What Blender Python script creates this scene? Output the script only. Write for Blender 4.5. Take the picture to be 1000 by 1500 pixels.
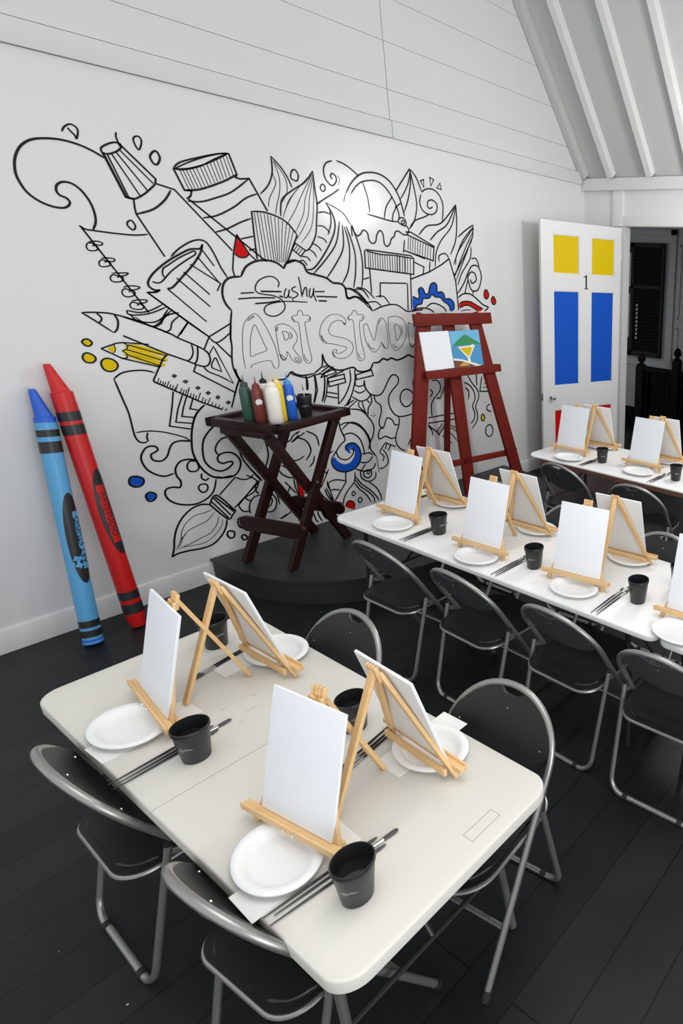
import bpy, bmesh, math, random
from mathutils import Vector, Matrix, Euler
from math import pi, sin, cos, radians

for o in list(bpy.data.objects):
    bpy.data.objects.remove(o, do_unlink=True)
SC = bpy.context.scene
COL = SC.collection
random.seed(7)

# ------------------------------------------------------------------ camera
def rotz(a): return Matrix(((cos(a), -sin(a), 0), (sin(a), cos(a), 0), (0, 0, 1)))
def rotx(b): return Matrix(((1, 0, 0), (0, cos(b), -sin(b)), (0, sin(b), cos(b))))
cam_d = bpy.data.cameras.new('camera')
cam = bpy.data.objects.new('camera', cam_d)
COL.objects.link(cam)
cam_d.sensor_fit = 'HORIZONTAL'
cam_d.sensor_width = 36.0
cam_d.lens = 879.657 / 1000 * 36.0
cam_d.shift_x = (500 - 982.454) / 1000.0
cam_d.shift_y = (708.362 - 750) / 1000.0
cam_d.clip_start = 0.02
Rm = rotz(-1.06672680) @ rotx(1.23837466) @ rotz(0.0561523422)
cam.matrix_world = Matrix.Translation((0, 0, 2.324)) @ Rm.to_4x4()
SC.camera = cam

# ------------------------------------------------------------------ light
w = bpy.data.worlds.new('world'); SC.world = w; w.use_nodes = True
w.node_tree.nodes['Background'].inputs[0].default_value = (0.93, 0.96, 1.0, 1)
w.node_tree.nodes['Background'].inputs[1].default_value = 0.98

def light(name, kind, loc, energy, color=(1, 1, 1), size=1.0, size_y=None, rot=(0, 0, 0)):
    d = bpy.data.lights.new(name, kind); d.energy = energy; d.color = color
    if kind == 'AREA':
        d.size = size
        if size_y: d.shape = 'RECTANGLE'; d.size_y = size_y
    else:
        d.shadow_soft_size = size
    o = bpy.data.objects.new(name, d); COL.objects.link(o)
    o.location = loc; o.rotation_euler = rot
    return o
# broad ceiling lighting of the room and the bright pendant whose glare lands on the gloss wall
light('ceiling_panel_light', 'AREA', (1.2, 0.6, 4.6), 70, (1, 0.985, 0.96), 2.6, 2.6, (radians(-18), radians(8), 0))
light('front_fill_light', 'AREA', (0.0, -2.6, 1.7), 85, (0.96, 0.98, 1.0), 3.0, 1.9, (radians(90), 0, radians(-12)))  # unseen fill added behind the camera to brighten the lower wall and canvases
light('pendant_light', 'POINT', (5.2, 1.94, 2.99), 100, (1, 0.97, 0.93), 0.19)
SC.view_settings.view_transform = 'Standard'
SC.view_settings.look = 'None'
SC.view_settings.gamma = 1.0
SC.view_settings.use_curve_mapping = False
SC.view_settings.exposure = -0.04

# ------------------------------------------------------------------ materials
def lin(c):
    c /= 255.0
    return c / 12.92 if c <= 0.04045 else ((c + 0.055) / 1.055) ** 2.4
def rgb(r, g, b): return (lin(r), lin(g), lin(b), 1)

def mat(name, col, rough=0.5, metal=0.0, spec=0.5, noise=0.0, nscale=20.0, coat=0.0, coat_r=0.1, bump=0.0, bscale=60.0, stretch=None, col2=None):
    m = bpy.data.materials.new(name); m.use_nodes = True
    nt = m.node_tree; b = nt.nodes['Principled BSDF']
    b.inputs['Base Color'].default_value = col
    b.inputs['Roughness'].default_value = rough
    b.inputs['Metallic'].default_value = metal
    b.inputs['Specular IOR Level'].default_value = spec
    if coat:
        b.inputs['Coat Weight'].default_value = coat
        b.inputs['Coat Roughness'].default_value = coat_r
    tc = nt.nodes.new('ShaderNodeTexCoord'); mp = nt.nodes.new('ShaderNodeMapping')
    nt.links.new(tc.outputs['Object'], mp.inputs[0])
    if stretch: mp.inputs['Scale'].default_value = stretch
    nz = nt.nodes.new('ShaderNodeTexNoise'); nz.inputs['Scale'].default_value = nscale
    nz.inputs['Detail'].default_value = 4
    nt.links.new(mp.outputs[0], nz.inputs['Vector'])
    mx = nt.nodes.new('ShaderNodeMix'); mx.data_type = 'RGBA'
    c2 = col2 or tuple(max(0, c * (1 - noise)) for c in col[:3]) + (1,)
    mx.inputs[6].default_value = col; mx.inputs[7].default_value = c2
    nt.links.new(nz.outputs[0], mx.inputs[0]); nt.links.new(mx.outputs[2], b.inputs['Base Color'])
    if bump:
        n2 = nt.nodes.new('ShaderNodeTexNoise'); n2.inputs['Scale'].default_value = bscale
        nt.links.new(mp.outputs[0], n2.inputs['Vector'])
        bp = nt.nodes.new('ShaderNodeBump'); bp.inputs['Strength'].default_value = bump
        bp.inputs['Distance'].default_value = 0.002
        nt.links.new(n2.outputs[0], bp.inputs['Height']); nt.links.new(bp.outputs[0], b.inputs['Normal'])
    return m

M = {}
M['wall'] = mat('gloss_white_wall', (0.735, 0.732, 0.722, 1), 0.5, noise=0.04, nscale=1.3, coat=1.0, coat_r=0.19)
M['board'] = mat('white_board_paint', (0.68, 0.68, 0.675, 1), 0.55, noise=0.05, nscale=3, bump=0.15, bscale=9)
M['gap'] = mat('board_gap', rgb(110, 108, 104), 0.9, noise=0.3)
M['roof'] = mat('roof_white', (0.55, 0.555, 0.545, 1), 0.7, noise=0.05, nscale=3)
M['trim'] = mat('trim_white', (0.73, 0.73, 0.72, 1), 0.4, noise=0.04, nscale=4)
M['door'] = mat('door_white', (0.74, 0.74, 0.73, 1), 0.4, noise=0.04, nscale=4)
M['yellow'] = mat('yellow_paint', rgb(218, 188, 2), 0.55, spec=0.15, noise=0.03)
M['blue'] = mat('blue_paint', rgb(22, 84, 190), 0.55, spec=0.12, noise=0.05)
M['red'] = mat('red_paint', rgb(205, 10, 12), 0.55, spec=0.12, noise=0.05)
M['cream'] = mat('cream_paint', rgb(238, 234, 222), 0.5, noise=0.03)
M['ink'] = mat('mural_black', (0.005, 0.005, 0.006, 1), 0.55, spec=0.15, noise=0.2, coat=0.25, coat_r=0.24)
M['canvas'] = mat('canvas_white', (0.86, 0.88, 0.905, 1), 0.75, noise=0.02, nscale=200, bump=0.2, bscale=500)
M['canvas_back'] = mat('canvas_back_board', (0.80, 0.80, 0.79, 1), 0.8, noise=0.06, nscale=8)
M['pine'] = mat('pine_wood', rgb(232, 198, 148), 0.5, noise=0.35, nscale=7, stretch=(1, 1, 9), col2=rgb(216, 172, 112))
M['pine_end'] = mat('pine_end_grain', rgb(190, 140, 85), 0.6, noise=0.3)
M['table'] = mat('cream_table_plastic', (0.665, 0.645, 0.585, 1), 0.42, noise=0.05, nscale=3, bump=0.12, bscale=300)
M['table_white'] = mat('white_table_top', (0.87, 0.87, 0.855, 1), 0.4, noise=0.03, nscale=3)
M['plate'] = mat('foam_plate', (0.83, 0.84, 0.83, 1), 0.45, noise=0.02)
M['paper'] = mat('paper', (0.84, 0.83, 0.80, 1), 0.85, noise=0.03)
M['cup'] = mat('black_plastic_cup', (0.016, 0.017, 0.018, 1), 0.33, noise=0.2)
M['print'] = mat('white_print', (0.8, 0.8, 0.8, 1), 0.6)
M['water'] = mat('dark_rinse_water', (0.01, 0.01, 0.012, 1), 0.08)
M['steel'] = mat('grey_painted_steel', (0.36, 0.355, 0.34, 1), 0.33, metal=0.75, noise=0.15, nscale=12)
M['chair_black'] = mat('chair_black_vinyl', (0.012, 0.0125, 0.013, 1), 0.42, noise=0.2, bump=0.12, bscale=400)
M['chair_back'] = mat('chair_back_shell', (0.062, 0.066, 0.069, 1), 0.5, noise=0.15)
M['rubber'] = mat('black_rubber', (0.01, 0.01, 0.01, 1), 0.7)
M['screw'] = mat('bright_screw', (0.75, 0.75, 0.73, 1), 0.25, metal=0.9)
M['dark_metal'] = mat('dark_leg_metal', (0.03, 0.03, 0.032, 1), 0.4, metal=0.4)
M['stage'] = mat('stage_black', (0.024, 0.026, 0.027, 1), 0.5, noise=0.5, nscale=4)
M['mahog'] = mat('mahogany_dark', (0.024, 0.0062, 0.005, 1), 0.36, spec=0.25, noise=0.5, nscale=5, stretch=(1, 1, 4))
M['tray_in'] = mat('tray_surface', (0.035, 0.032, 0.031, 1), 0.3, noise=0.4, nscale=6)
M['redwood'] = mat('red_brown_stain', rgb(124, 36, 26), 0.5, spec=0.15, noise=0.45, nscale=5, stretch=(1, 1, 3), col2=rgb(92, 24, 18))
M['brush_black'] = mat('brush_handle_black', (0.012, 0.012, 0.012, 1), 0.25)
M['ferrule'] = mat('silver_ferrule', (0.6, 0.6, 0.6, 1), 0.25, metal=0.9)
M['bristle'] = mat('grey_bristle', (0.09, 0.085, 0.08, 1), 0.8, noise=0.4, nscale=200)
M['cr_blue'] = mat('crayon_light_blue', rgb(84, 160, 208), 0.4, noise=0.04)
M['cr_dblue'] = mat('crayon_dark_blue', rgb(32, 92, 200), 0.45, noise=0.06)
M['cr_red'] = mat('crayon_red', rgb(196, 18, 20), 0.4, noise=0.06)
M['cr_tip_red'] = mat('crayon_red_wax', rgb(205, 24, 26), 0.45, noise=0.1)
M['cr_black'] = mat('crayon_black_band', (0.014, 0.014, 0.015, 1), 0.4)
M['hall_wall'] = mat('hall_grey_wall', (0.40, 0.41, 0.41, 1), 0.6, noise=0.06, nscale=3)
M['shutter'] = mat('black_shutter', (0.014, 0.015, 0.016, 1), 0.6, spec=0.2)
M['banister'] = mat('black_banister', (0.004, 0.004, 0.004, 1), 0.6, spec=0.1)
M['chrome'] = mat('chrome', (0.7, 0.7, 0.7, 1), 0.12, metal=1.0)
M['b_green'] = mat('bottle_green', rgb(52, 88, 74), 0.4, noise=0.1)
M['b_cap'] = mat('bottle_dark_cap', rgb(62, 66, 68), 0.4)
M['b_brown'] = mat('bottle_brown', rgb(122, 52, 44), 0.4, noise=0.1)
M['b_white'] = mat('bottle_white', rgb(240, 235, 224), 0.4)
M['b_yellow'] = mat('bottle_yellow', rgb(236, 204, 28), 0.4)
M['b_ycap'] = mat('bottle_yellow_cap', rgb(244, 214, 130), 0.4)
M['b_blue'] = mat('bottle_blue', rgb(30, 96, 205), 0.4)
M['b_bcap'] = mat('bottle_light_blue_cap', rgb(74, 150, 220), 0.4)
M['p_sky'] = mat('painting_sky', rgb(112, 184, 224), 0.6, noise=0.12, nscale=9)
M['p_sea'] = mat('painting_sea', rgb(70, 150, 200), 0.6, noise=0.12, nscale=9)
M['p_green'] = mat('painting_green', rgb(44, 142, 84), 0.6, noise=0.12)
M['p_brown'] = mat('painting_brown', rgb(128, 66, 44), 0.6, noise=0.3)
M['p_tan'] = mat('painting_tan', rgb(214, 170, 80), 0.6, noise=0.3)

def floor_mat():
    m = bpy.data.materials.new('black_floor_boards'); m.use_nodes = True
    nt = m.node_tree; b = nt.nodes['Principled BSDF']
    tc = nt.nodes.new('ShaderNodeTexCoord'); mp = nt.nodes.new('ShaderNodeMapping')
    nt.links.new(tc.outputs['Object'], mp.inputs[0])
    mp.inputs['Location'].default_value = (0.35, -2.42, 0)
    br = nt.nodes.new('ShaderNodeTexBrick')
    br.inputs['Scale'].default_value = 1.0; br.inputs['Brick Width'].default_value = 2.6; br.inputs['Row Height'].default_value = 0.2
    br.inputs['Mortar Size'].default_value = 0.0035; br.inputs['Mortar Smooth'].default_value = 0.3
    br.inputs['Color1'].default_value = (0.0105, 0.0122, 0.0128, 1); br.inputs['Color2'].default_value = (0.0165, 0.0175, 0.018, 1)
    br.inputs['Mortar'].default_value = (0.005, 0.005, 0.005, 1)
    nt.links.new(mp.outputs[0], br.inputs['Vector'])
    nz = nt.nodes.new('ShaderNodeTexNoise'); nz.inputs['Scale'].default_value = 3; nz.inputs['Detail'].default_value = 6
    nt.links.new(tc.outputs['Object'], nz.inputs['Vector'])
    mul = nt.nodes.new('ShaderNodeMix'); mul.data_type = 'RGBA'; mul.blend_type = 'MULTIPLY'; mul.inputs[0].default_value = 0.5
    cr = nt.nodes.new('ShaderNodeValToRGB'); cr.color_ramp.elements[0].position = 0.3; cr.color_ramp.elements[0].color = (0.5, 0.5, 0.5, 1)
    cr.color_ramp.elements[1].position = 0.75; cr.color_ramp.elements[1].color = (1.6, 1.6, 1.6, 1)
    nt.links.new(nz.outputs[0], cr.inputs[0]); nt.links.new(br.outputs[0], mul.inputs[6]); nt.links.new(cr.outputs[0], mul.inputs[7])
    # flecks of dropped white paint
    vo = nt.nodes.new('ShaderNodeTexVoronoi'); vo.inputs['Scale'].default_value = 4.5; vo.inputs['Randomness'].default_value = 1
    nt.links.new(tc.outputs['Object'], vo.inputs['Vector'])
    lt = nt.nodes.new('ShaderNodeMath'); lt.operation = 'LESS_THAN'; lt.inputs[1].default_value = 0.018
    nt.links.new(vo.outputs['Distance'], lt.inputs[0])
    m2 = nt.nodes.new('ShaderNodeMix'); m2.data_type = 'RGBA'; m2.inputs[7].default_value = (0.35, 0.35, 0.34, 1)
    nt.links.new(lt.outputs[0], m2.inputs[0]); nt.links.new(mul.outputs[2], m2.inputs[6]); nt.links.new(m2.outputs[2], b.inputs['Base Color'])
    b.inputs['Roughness'].default_value = 0.42; b.inputs['Specular IOR Level'].default_value = 0.22
    bp = nt.nodes.new('ShaderNodeBump'); bp.inputs['Strength'].default_value = 0.2; bp.inputs['Distance'].default_value = 0.004
    sub = nt.nodes.new('ShaderNodeMath'); sub.operation = 'MULTIPLY_ADD'; sub.inputs[1].default_value = -1.0
    nt.links.new(br.outputs['Fac'], sub.inputs[0]); nt.links.new(nz.outputs[0], sub.inputs[2])
    nt.links.new(sub.outputs[0], bp.inputs['Height']); nt.links.new(bp.outputs[0], b.inputs['Normal'])
    return m
M['floor'] = floor_mat()

# ------------------------------------------------------------------ mesh helpers
def new_obj(name, bm, m, parent=None, smooth=True, angle=40):
    me = bpy.data.meshes.new(name)
    bmesh.ops.recalc_face_normals(bm, faces=bm.faces[:])
    bm.to_mesh(me); bm.free()
    me.materials.append(m)
    if smooth:
        me.polygons.foreach_set('use_smooth', [True] * len(me.polygons))
        try: me.set_sharp_from_angle(angle=radians(angle))
        except Exception: pass
    o = bpy.data.objects.new(name, me); COL.objects.link(o)
    if parent is not None: o.parent = parent
    return o

def thing(name, label, cat, loc=(0, 0, 0), rz=0.0, group=None, rot=None):
    o = bpy.data.objects.new(name, None); COL.objects.link(o)
    o.empty_display_size = 0.1
    o.location = loc; o.rotation_euler = rot if rot is not None else (0, 0, rz)
    o['label'] = label; o['category'] = cat
    if group: o['group'] = group
    return o
def tag(o, label, cat, group=None):
    o['label'] = label; o['category'] = cat
    if group: o['group'] = group
    return o
def struct(name, bm, m, parent=None, **k):
    o = new_obj(name, bm, m, parent, **k)
    if parent is None: o['kind'] = 'structure'
    return o
def copy_tree(o, parent=None):
    c = o.copy(); COL.objects.link(c)
    if parent is not None: c.parent = parent
    for ch in list(o.children): copy_tree(ch, c)
    return c

def box(bm, lo, hi, bev=0.0, mtx=None):
    x0, y0, z0 = lo; x1, y1, z1 = hi
    vs = [bm.verts.new(p) for p in ((x0, y0, z0), (x1, y0, z0), (x1, y1, z0), (x0, y1, z0), (x0, y0, z1), (x1, y0, z1), (x1, y1, z1), (x0, y1, z1))]
    fs = [bm.faces.new([vs[i] for i in f]) for f in ((0, 3, 2, 1), (4, 5, 6, 7), (0, 1, 5, 4), (1, 2, 6, 5), (2, 3, 7, 6), (3, 0, 4, 7))]
    if bev > 0:
        es = {e for f in fs for e in f.edges}
        r = bmesh.ops.bevel(bm, geom=list(es), offset=bev, segments=2, affect='EDGES', profile=0.6)
        vs = list({v for f in r['faces'] for v in f.verts} | {v for v in vs if v.is_valid})
    if mtx is not None:
        for v in vs: v.co = mtx @ v.co
    return vs
def bar(bm, p0, p1, wd, th, up=(0, 0, 1), bev=0.0015, ext=0.0):
    """flat bar from p0 to p1; wd across, th along 'up'"""
    p0 = Vector(p0); p1 = Vector(p1); d = (p1 - p0); L = d.length; d.normalize()
    u = Vector(up); s = d.cross(u); s.normalize(); u = s.cross(d)
    m = Matrix((s, u, d)).transposed().to_4x4(); m.translation = p0
    b2 = bmesh.new(); box(b2, (-wd / 2, -th / 2, -ext), (wd / 2, th / 2, L + ext), bev)
    for v in b2.verts: v.co = m @ v.co
    tmp = bpy.data.meshes.new('tmp'); b2.to_mesh(tmp); b2.free(); bm.from_mesh(tmp); bpy.data.meshes.remove(tmp)
def tube(bm, pts, r, seg=10, caps=True, radii=None):
    pts = [Vector(p) for p in pts]; n = len(pts)
    t = [(pts[min(i + 1, n - 1)] - pts[max(i - 1, 0)]).normalized() for i in range(n)]
    ref = Vector((0, 0, 1)) if abs(t[0].z) < 0.9 else Vector((1, 0, 0))
    nrm = t[0].cross(ref).normalized(); rings = []
    for i in range(n):
        nrm = (nrm - t[i] * nrm.dot(t[i])).normalized(); bn = t[i].cross(nrm)
        rr = radii[i] if radii else r
        rings.append([bm.verts.new(pts[i] + (nrm * cos(2 * pi * k / seg) + bn * sin(2 * pi * k / seg)) * rr) for k in range(seg)])
    for a, b in zip(rings, rings[1:]):
        for k in range(seg): bm.faces.new((a[k], a[(k + 1) % seg], b[(k + 1) % seg], b[k]))
    if caps: bm.faces.new(rings[0][::-1]); bm.faces.new(rings[-1])
def lathe(bm, prof, seg=32, mtx=None, sx=1.0, sy=1.0):
    rings = []
    for r, z in prof:
        if r < 1e-6: rings.append([bm.verts.new((0, 0, z))])
        else: rings.append([bm.verts.new((r * cos(2 * pi * k / seg) * sx, r * sin(2 * pi * k / seg) * sy, z)) for k in range(seg)])
    for a, b in zip(rings, rings[1:]):
        for k in range(seg):
            k2 = (k + 1) % seg
            if len(a) == 1 and len(b) == 1: continue
            if len(a) == 1: bm.faces.new((a[0], b[k], b[k2]))
            elif len(b) == 1: bm.faces.new((a[k], a[k2], b[0]))
            else: bm.faces.new((a[k], a[k2], b[k2], b[k]))
    if mtx is not None:
        for rg in rings:
            for v in rg: v.co = mtx @ v.co
def prism(bm, poly, z0, z1):
    lo = [bm.verts.new((x, y, z0)) for x, y in poly]; hi = [bm.verts.new((x, y, z1)) for x, y in poly]
    bm.faces.new(lo[::-1]); bm.faces.new(hi)
    for i in range(len(poly)): j = (i + 1) % len(poly); bm.faces.new((lo[i], lo[j], hi[j], hi[i]))
def rrect(x0, y0, x1, y1, rs, n=8):
    """rounded rectangle; rs = radii of corners (x0y0, x1y0, x1y1, x0y1)"""
    out = []
    for (cx, cy, a0, r) in ((x0, y0, pi, rs[0]), (x1, y0, 1.5 * pi, rs[1]), (x1, y1, 0, rs[2]), (x0, y1, .5 * pi, rs[3])):
        if r <= 0: out.append((cx, cy)); continue
        ox = cx + (r if cx == x0 else -r); oy = cy + (r if cy == y0 else -r)
        for k in range(n + 1):
            a = a0 + .5 * pi * k / n; out.append((ox + r * cos(a), oy + r * sin(a)))
    return out
def catmull(P, closed=False, n=6):
    out = []; L = len(P)
    if closed and P[0] == P[-1]: P = P[:-1]; L -= 1
    rng = range(L) if closed else range(L - 1)
    for i in rng:
        if closed: p0, p1, p2, p3 = P[(i - 1) % L], P[i], P[(i + 1) % L], P[(i + 2) % L]
        else: p0, p1, p2, p3 = P[max(i - 1, 0)], P[i], P[i + 1], P[min(i + 2, L - 1)]
        for k in range(n):
            t = k / n
            out.append(tuple(0.5 * (2 * b + (c - a) * t + (2 * a - 5 * b + 4 * c - d) * t * t + (3 * b - a - 3 * c + d) * t ** 3) for a, b, c, d in zip(p0, p1, p2, p3)))
    if not closed: out.append(P[-1])
    return out
def ribbon(bm, P, wd, place, closed=False, taper=True):
    """flat painted stroke; P in 2-D, place maps 2-D to 3-D"""
    n = len(P); L = []; R = []
    for i in range(n):
        a = P[i - 1] if (i > 0 or closed) else P[i]; b = P[(i + 1) % n] if (i < n - 1 or closed) else P[i]
        def nd(p, q):
            dx, dy = q[0] - p[0], q[1] - p[1]; l = math.hypot(dx, dy) or 1; return dx / l, dy / l
        if a == P[i] or b == P[i]: d1 = d2 = nd(a, b)
        else: d1 = nd(a, P[i]); d2 = nd(P[i], b)
        nx, ny = -(d1[1] + d2[1]), d1[0] + d2[0]; l = math.hypot(nx, ny)
        if l < 1e-4: nx, ny, k = -d1[1], d1[0], 1
        else: nx /= l; ny /= l; k = min(1.6, 2 / l)
        x, y = P[i]
        # slight taper at free ends like a brush pen
        tp = 1.0 if closed or not taper or n < 6 else min(1.0, 0.55 + 0.45 * min(i, n - 1 - i) / 2.0)
        h = wd / 2 * k * tp
        L.append(bm.verts.new(place(x + nx * h, y + ny * h))); R.append(bm.verts.new(place(x - nx * h, y - ny * h)))
    for i in range(n if closed else n - 1):
        j = (i + 1) % n; bm.faces.new((L[i], L[j], R[j], R[i]))

def text_mesh(s, size, extrude=0.0):
    c = bpy.data.curves.new('txt', 'FONT'); c.body = s; c.size = size; c.align_x = 'CENTER'; c.align_y = 'CENTER'; c.extrude = extrude; c.resolution_u = 3
    o = bpy.data.objects.new('txt', c); COL.objects.link(o)
    dg = bpy.context.evaluated_depsgraph_get(); dg.update()
    me = bpy.data.meshes.new_from_object(o.evaluated_get(dg))
    bm = bmesh.new(); bm.from_mesh(me)
    bpy.data.objects.remove(o); bpy.data.curves.remove(c); bpy.data.meshes.remove(me)
    return bm

YW = 4.848      # face of the mural wall
XB = 6.27       # face of the back wall

# ------------------------------------------------------------------ room shell
bm = bmesh.new(); box(bm, (-3, -3, -0.05), (8.4, YW + 2.2, 0)); struct('floor', bm, M['floor'], smooth=False)
bm = bmesh.new(); box(bm, (-1.5, YW, 0), (XB + 0.13, YW + 0.12, 3.3)); struct('wall_left', bm, M['wall'], smooth=False)
# boarded gable above: planks with open seams over a darker backing
SL = 1.33
def roof_z(x): return 3.345 + SL * (XB - x)
bm = bmesh.new()
box(bm, (-1.5, YW + 0.03, 3.27), (XB + 0.1, YW + 0.12, 7.2)); struct('wall_gable_backing', bm, M['gap'], smooth=False)
bm = bmesh.new()
zs = [3.27, 3.408, 3.625, 3.957, 4.262, 4.60, 4.94, 5.28, 5.62, 5.96, 6.3]
for i in range(len(zs) - 1):
    for xa, xb in ((-1.5, 3.687), (3.6925, XB)):
        box(bm, (xa, YW + 0.0, zs[i] + 0.0016), (xb, YW + 0.05, zs[i + 1] - 0.0012), 0.001)
struct('wall_gable', bm, M['board'], smooth=False)
bm = bmesh.new()
box(bm, (-1.5, YW - 0.022, 3.275), (3.688, YW + 0.01, 3.40), 0.006)
box(bm, (3.692, YW - 0.022, 3.272), (6.20, YW + 0.01, 3.405), 0.012)
struct('trim_1', bm, M['board'])
bm = bmesh.new(); box(bm, (-1.5, YW - 0.018, 0), (XB - 0.002, YW, 0.138), 0.002)
tube(bm, [(-1.5, YW - 0.006, 0.142), (XB - 0.002, YW - 0.006, 0.142)], 0.008, 8)
struct('baseboard_left', bm, M['trim'])
# back wall with the open doorway
bm = bmesh.new()
box(bm, (XB, 4.262, 0), (XB + 0.12, YW + 0.1, 3.34))
box(bm, (XB, -1.5, 2.835), (XB + 0.12, 4.262, 3.34))
box(bm, (XB, -1.5, 0), (XB + 0.12, 3.18, 2.835))
struct('wall_back', bm, M['trim'], smooth=False)
bm = bmesh.new(); box(bm, (XB - 0.06, -1.5, 3.212), (XB, YW - 0.001, 3.34), 0.006); struct('trim_2', bm, M['trim'])
bm = bmesh.new(); box(bm, (XB - 0.03, 4.275, 2.835), (XB, 4.42, 3.212), 0.003); box(bm, (XB - 0.026, 3.1, 2.84), (XB, 4.275, 2.945), 0.003)
struct('trim_3', bm, M['trim'])
bm = bmesh.new(); box(bm, (XB - 0.014, 4.42, 0), (XB, YW - 0.018, 0.13), 0.003); struct('baseboard_back', bm, M['trim'])
# steep roof slope and rafters
def roof_slab(bm, x0, x1, y0, y1, t0, t1):
    pts = []
    nx, nz = SL / math.hypot(1, SL), 1 / math.hypot(1, SL)
    for x in (x0, x1):
        for t in (t0, t1): pts.append((x + nx * t, roof_z(x) + nz * t))
    vs = [[bm.verts.new((px, y, pz)) for (px, pz) in (pts[0], pts[1], pts[3], pts[2])] for y in (y0, y1)]
    bm.faces.new(vs[0][::-1]); bm.faces.new(vs[1])
    for i in range(4): j = (i + 1) % 4; bm.faces.new((vs[0][i], vs[0][j], vs[1][j], vs[1][i]))
bm = bmesh.new(); roof_slab(bm, XB + 0.12, 3.4, -1.5, YW + 0.1, 0.0, 0.05); struct('ceiling', bm, M['roof'], smooth=False)
for i, yy in enumerate((YW - 0.045, 4.418, 3.895, 3.372, 2.85, 2.33, 1.8, 1.28)):
    bm = bmesh.new(); roof_slab(bm, XB - 0.03, 3.4, yy - 0.036, yy + 0.036, -0.085, 0.004)
    struct('trim_%d' % (4 + i), bm, M['roof'] if i == 0 else M['trim'], smooth=False)

# ------------------------------------------------------------------ hall seen through the doorway
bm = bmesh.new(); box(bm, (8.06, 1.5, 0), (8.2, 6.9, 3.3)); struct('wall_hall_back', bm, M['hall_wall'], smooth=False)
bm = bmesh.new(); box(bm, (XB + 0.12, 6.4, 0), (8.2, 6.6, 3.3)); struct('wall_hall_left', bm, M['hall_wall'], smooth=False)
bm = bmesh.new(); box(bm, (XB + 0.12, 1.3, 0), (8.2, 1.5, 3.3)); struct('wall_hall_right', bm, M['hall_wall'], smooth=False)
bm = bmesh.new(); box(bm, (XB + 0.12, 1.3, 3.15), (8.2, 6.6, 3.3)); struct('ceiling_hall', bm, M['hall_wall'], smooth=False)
bm = bmesh.new()
box(bm, (8.04, 1.5, 0.97), (8.06, 6.4, 1.03), 0.004)                 # chair rail
for y0, y1, z0, z1 in ((3.2, 4.50, 1.72, 2.75), (3.2, 4.50, 0.9, 1.60)):
    for a in ((y0, y0 + .03, z0, z1), (y1 - .03, y1, z0, z1), (y0, y1, z0, z0 + .03), (y0, y1, z1 - .03, z1)):
        box(bm, (8.045, a[0], a[2]), (8.06, a[1], a[3]), 0.003)
box(bm, (8.03, 4.56, 0.0), (8.06, 4.66, 2.95), 0.004)
box(bm, (8.03, 4.56, 2.87), (8.06, 5.6, 2.95), 0.004)
struct('trim_12', bm, M['hall_wall'])
bm = bmesh.new(); box(bm, (8.03, 1.5, 0.0), (8.06, 6.4, 0.30), 0.004); struct('baseboard_hall', bm, M['banister'])

t = thing('shuttered_window', 'tall black louvred shutter on the grey wall beyond the open doorway', 'shutter', (8.02, 5.0, 1.12))
bm = bmesh.new()
for y0, y1 in ((-0.27, -0.23), (0.25, 0.45)): box(bm, (-0.03, y0, 0), (0.02, y1, 1.64), 0.003)
for z0, z1 in ((0, 0.08), (1.0, 1.05), (1.58, 1.64)): box(bm, (-0.03, -0.25, z0), (0.02, 0.3, z1), 0.003)
new_obj('shutter_frame', bm, M['shutter'], t)
bm = bmesh.new()
for k in range(30):
    z = 0.095 + k * 0.051
    if 0.97 < z < 1.06 or z > 1.56: continue
    m = Matrix.Translation((-0.008, 0, z)) @ Matrix.Rotation(radians(35), 4, 'Y')
    box(bm, (-0.022, -0.24, -0.004), (0.022, 0.26, 0.004), 0, m)
new_obj('louvre_slats', bm, M['shutter'], t)
bm = bmesh.new(); box(bm, (0.018, -0.25, 0.02), (0.024, 0.28, 1.62)); new_obj('shutter_backing', bm, M['banister'], t)
bm = bmesh.new()
for k in range(9): box(bm, (-0.04, 0.15, 0.26 + k * 0.06), (-0.034, 0.18, 0.295 + k * 0.06))
new_obj('tilt_rod_staples', bm, M['hall_wall'], t)
bm = bmesh.new(); box(bm, (-0.028, 0.30, 1.02), (-0.032, 0.40, 1.50)); box(bm, (-0.028, 0.30, 0.28), (-0.032, 0.40, 0.92))
new_obj('grey_inset', bm, M['hall_wall'], t)

# stair banister
t = thing('stair_banister', 'black wooden stair banister with turned balusters beyond the doorway', 'banister', (7.5, 4.74, 0))
def newel(ht, r=0.062):
    b = bmesh.new(); box(b, (-r, -r, 0), (r, r, ht), 0.006)
    lathe(b, [(0.0, ht), (r * 1.1, ht), (r * 1.15, ht + .02), (r * .55, ht + .035), (r * .5, ht + .06), (r * .9, ht + .075), (r * 1.0, ht + .11), (r * .75, ht + .15), (r * .25, ht + .18), (0.0, ht + .185)], 16)
    return b
new_obj('newel_post', newel(1.06), M['banister'], t)
o = new_obj('newel_post', newel(1.12, 0.055), M['banister'], t); o.location = (-0.05, -0.62, 0.08)
bm = bmesh.new(); bar(bm, (0, 0, 1.03), (-0.05, -1.3, 1.03), 0.09, 0.06); new_obj('handrail', bm, M['banister'], t)
bm = bmesh.new(); bar(bm, (0, 0, 0.12), (-0.05, -1.3, 0.12), 0.07, 0.05); new_obj('bottom_rail', bm, M['banister'], t)
b = bmesh.new(); box(b, (0.05, -1.4, 0.05), (0.07, -0.03, 1.02), 0.004); new_obj('added_dark_panel', b, M['banister'], t)  # black sheet added to stand in for the darkness behind the balusters
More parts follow.
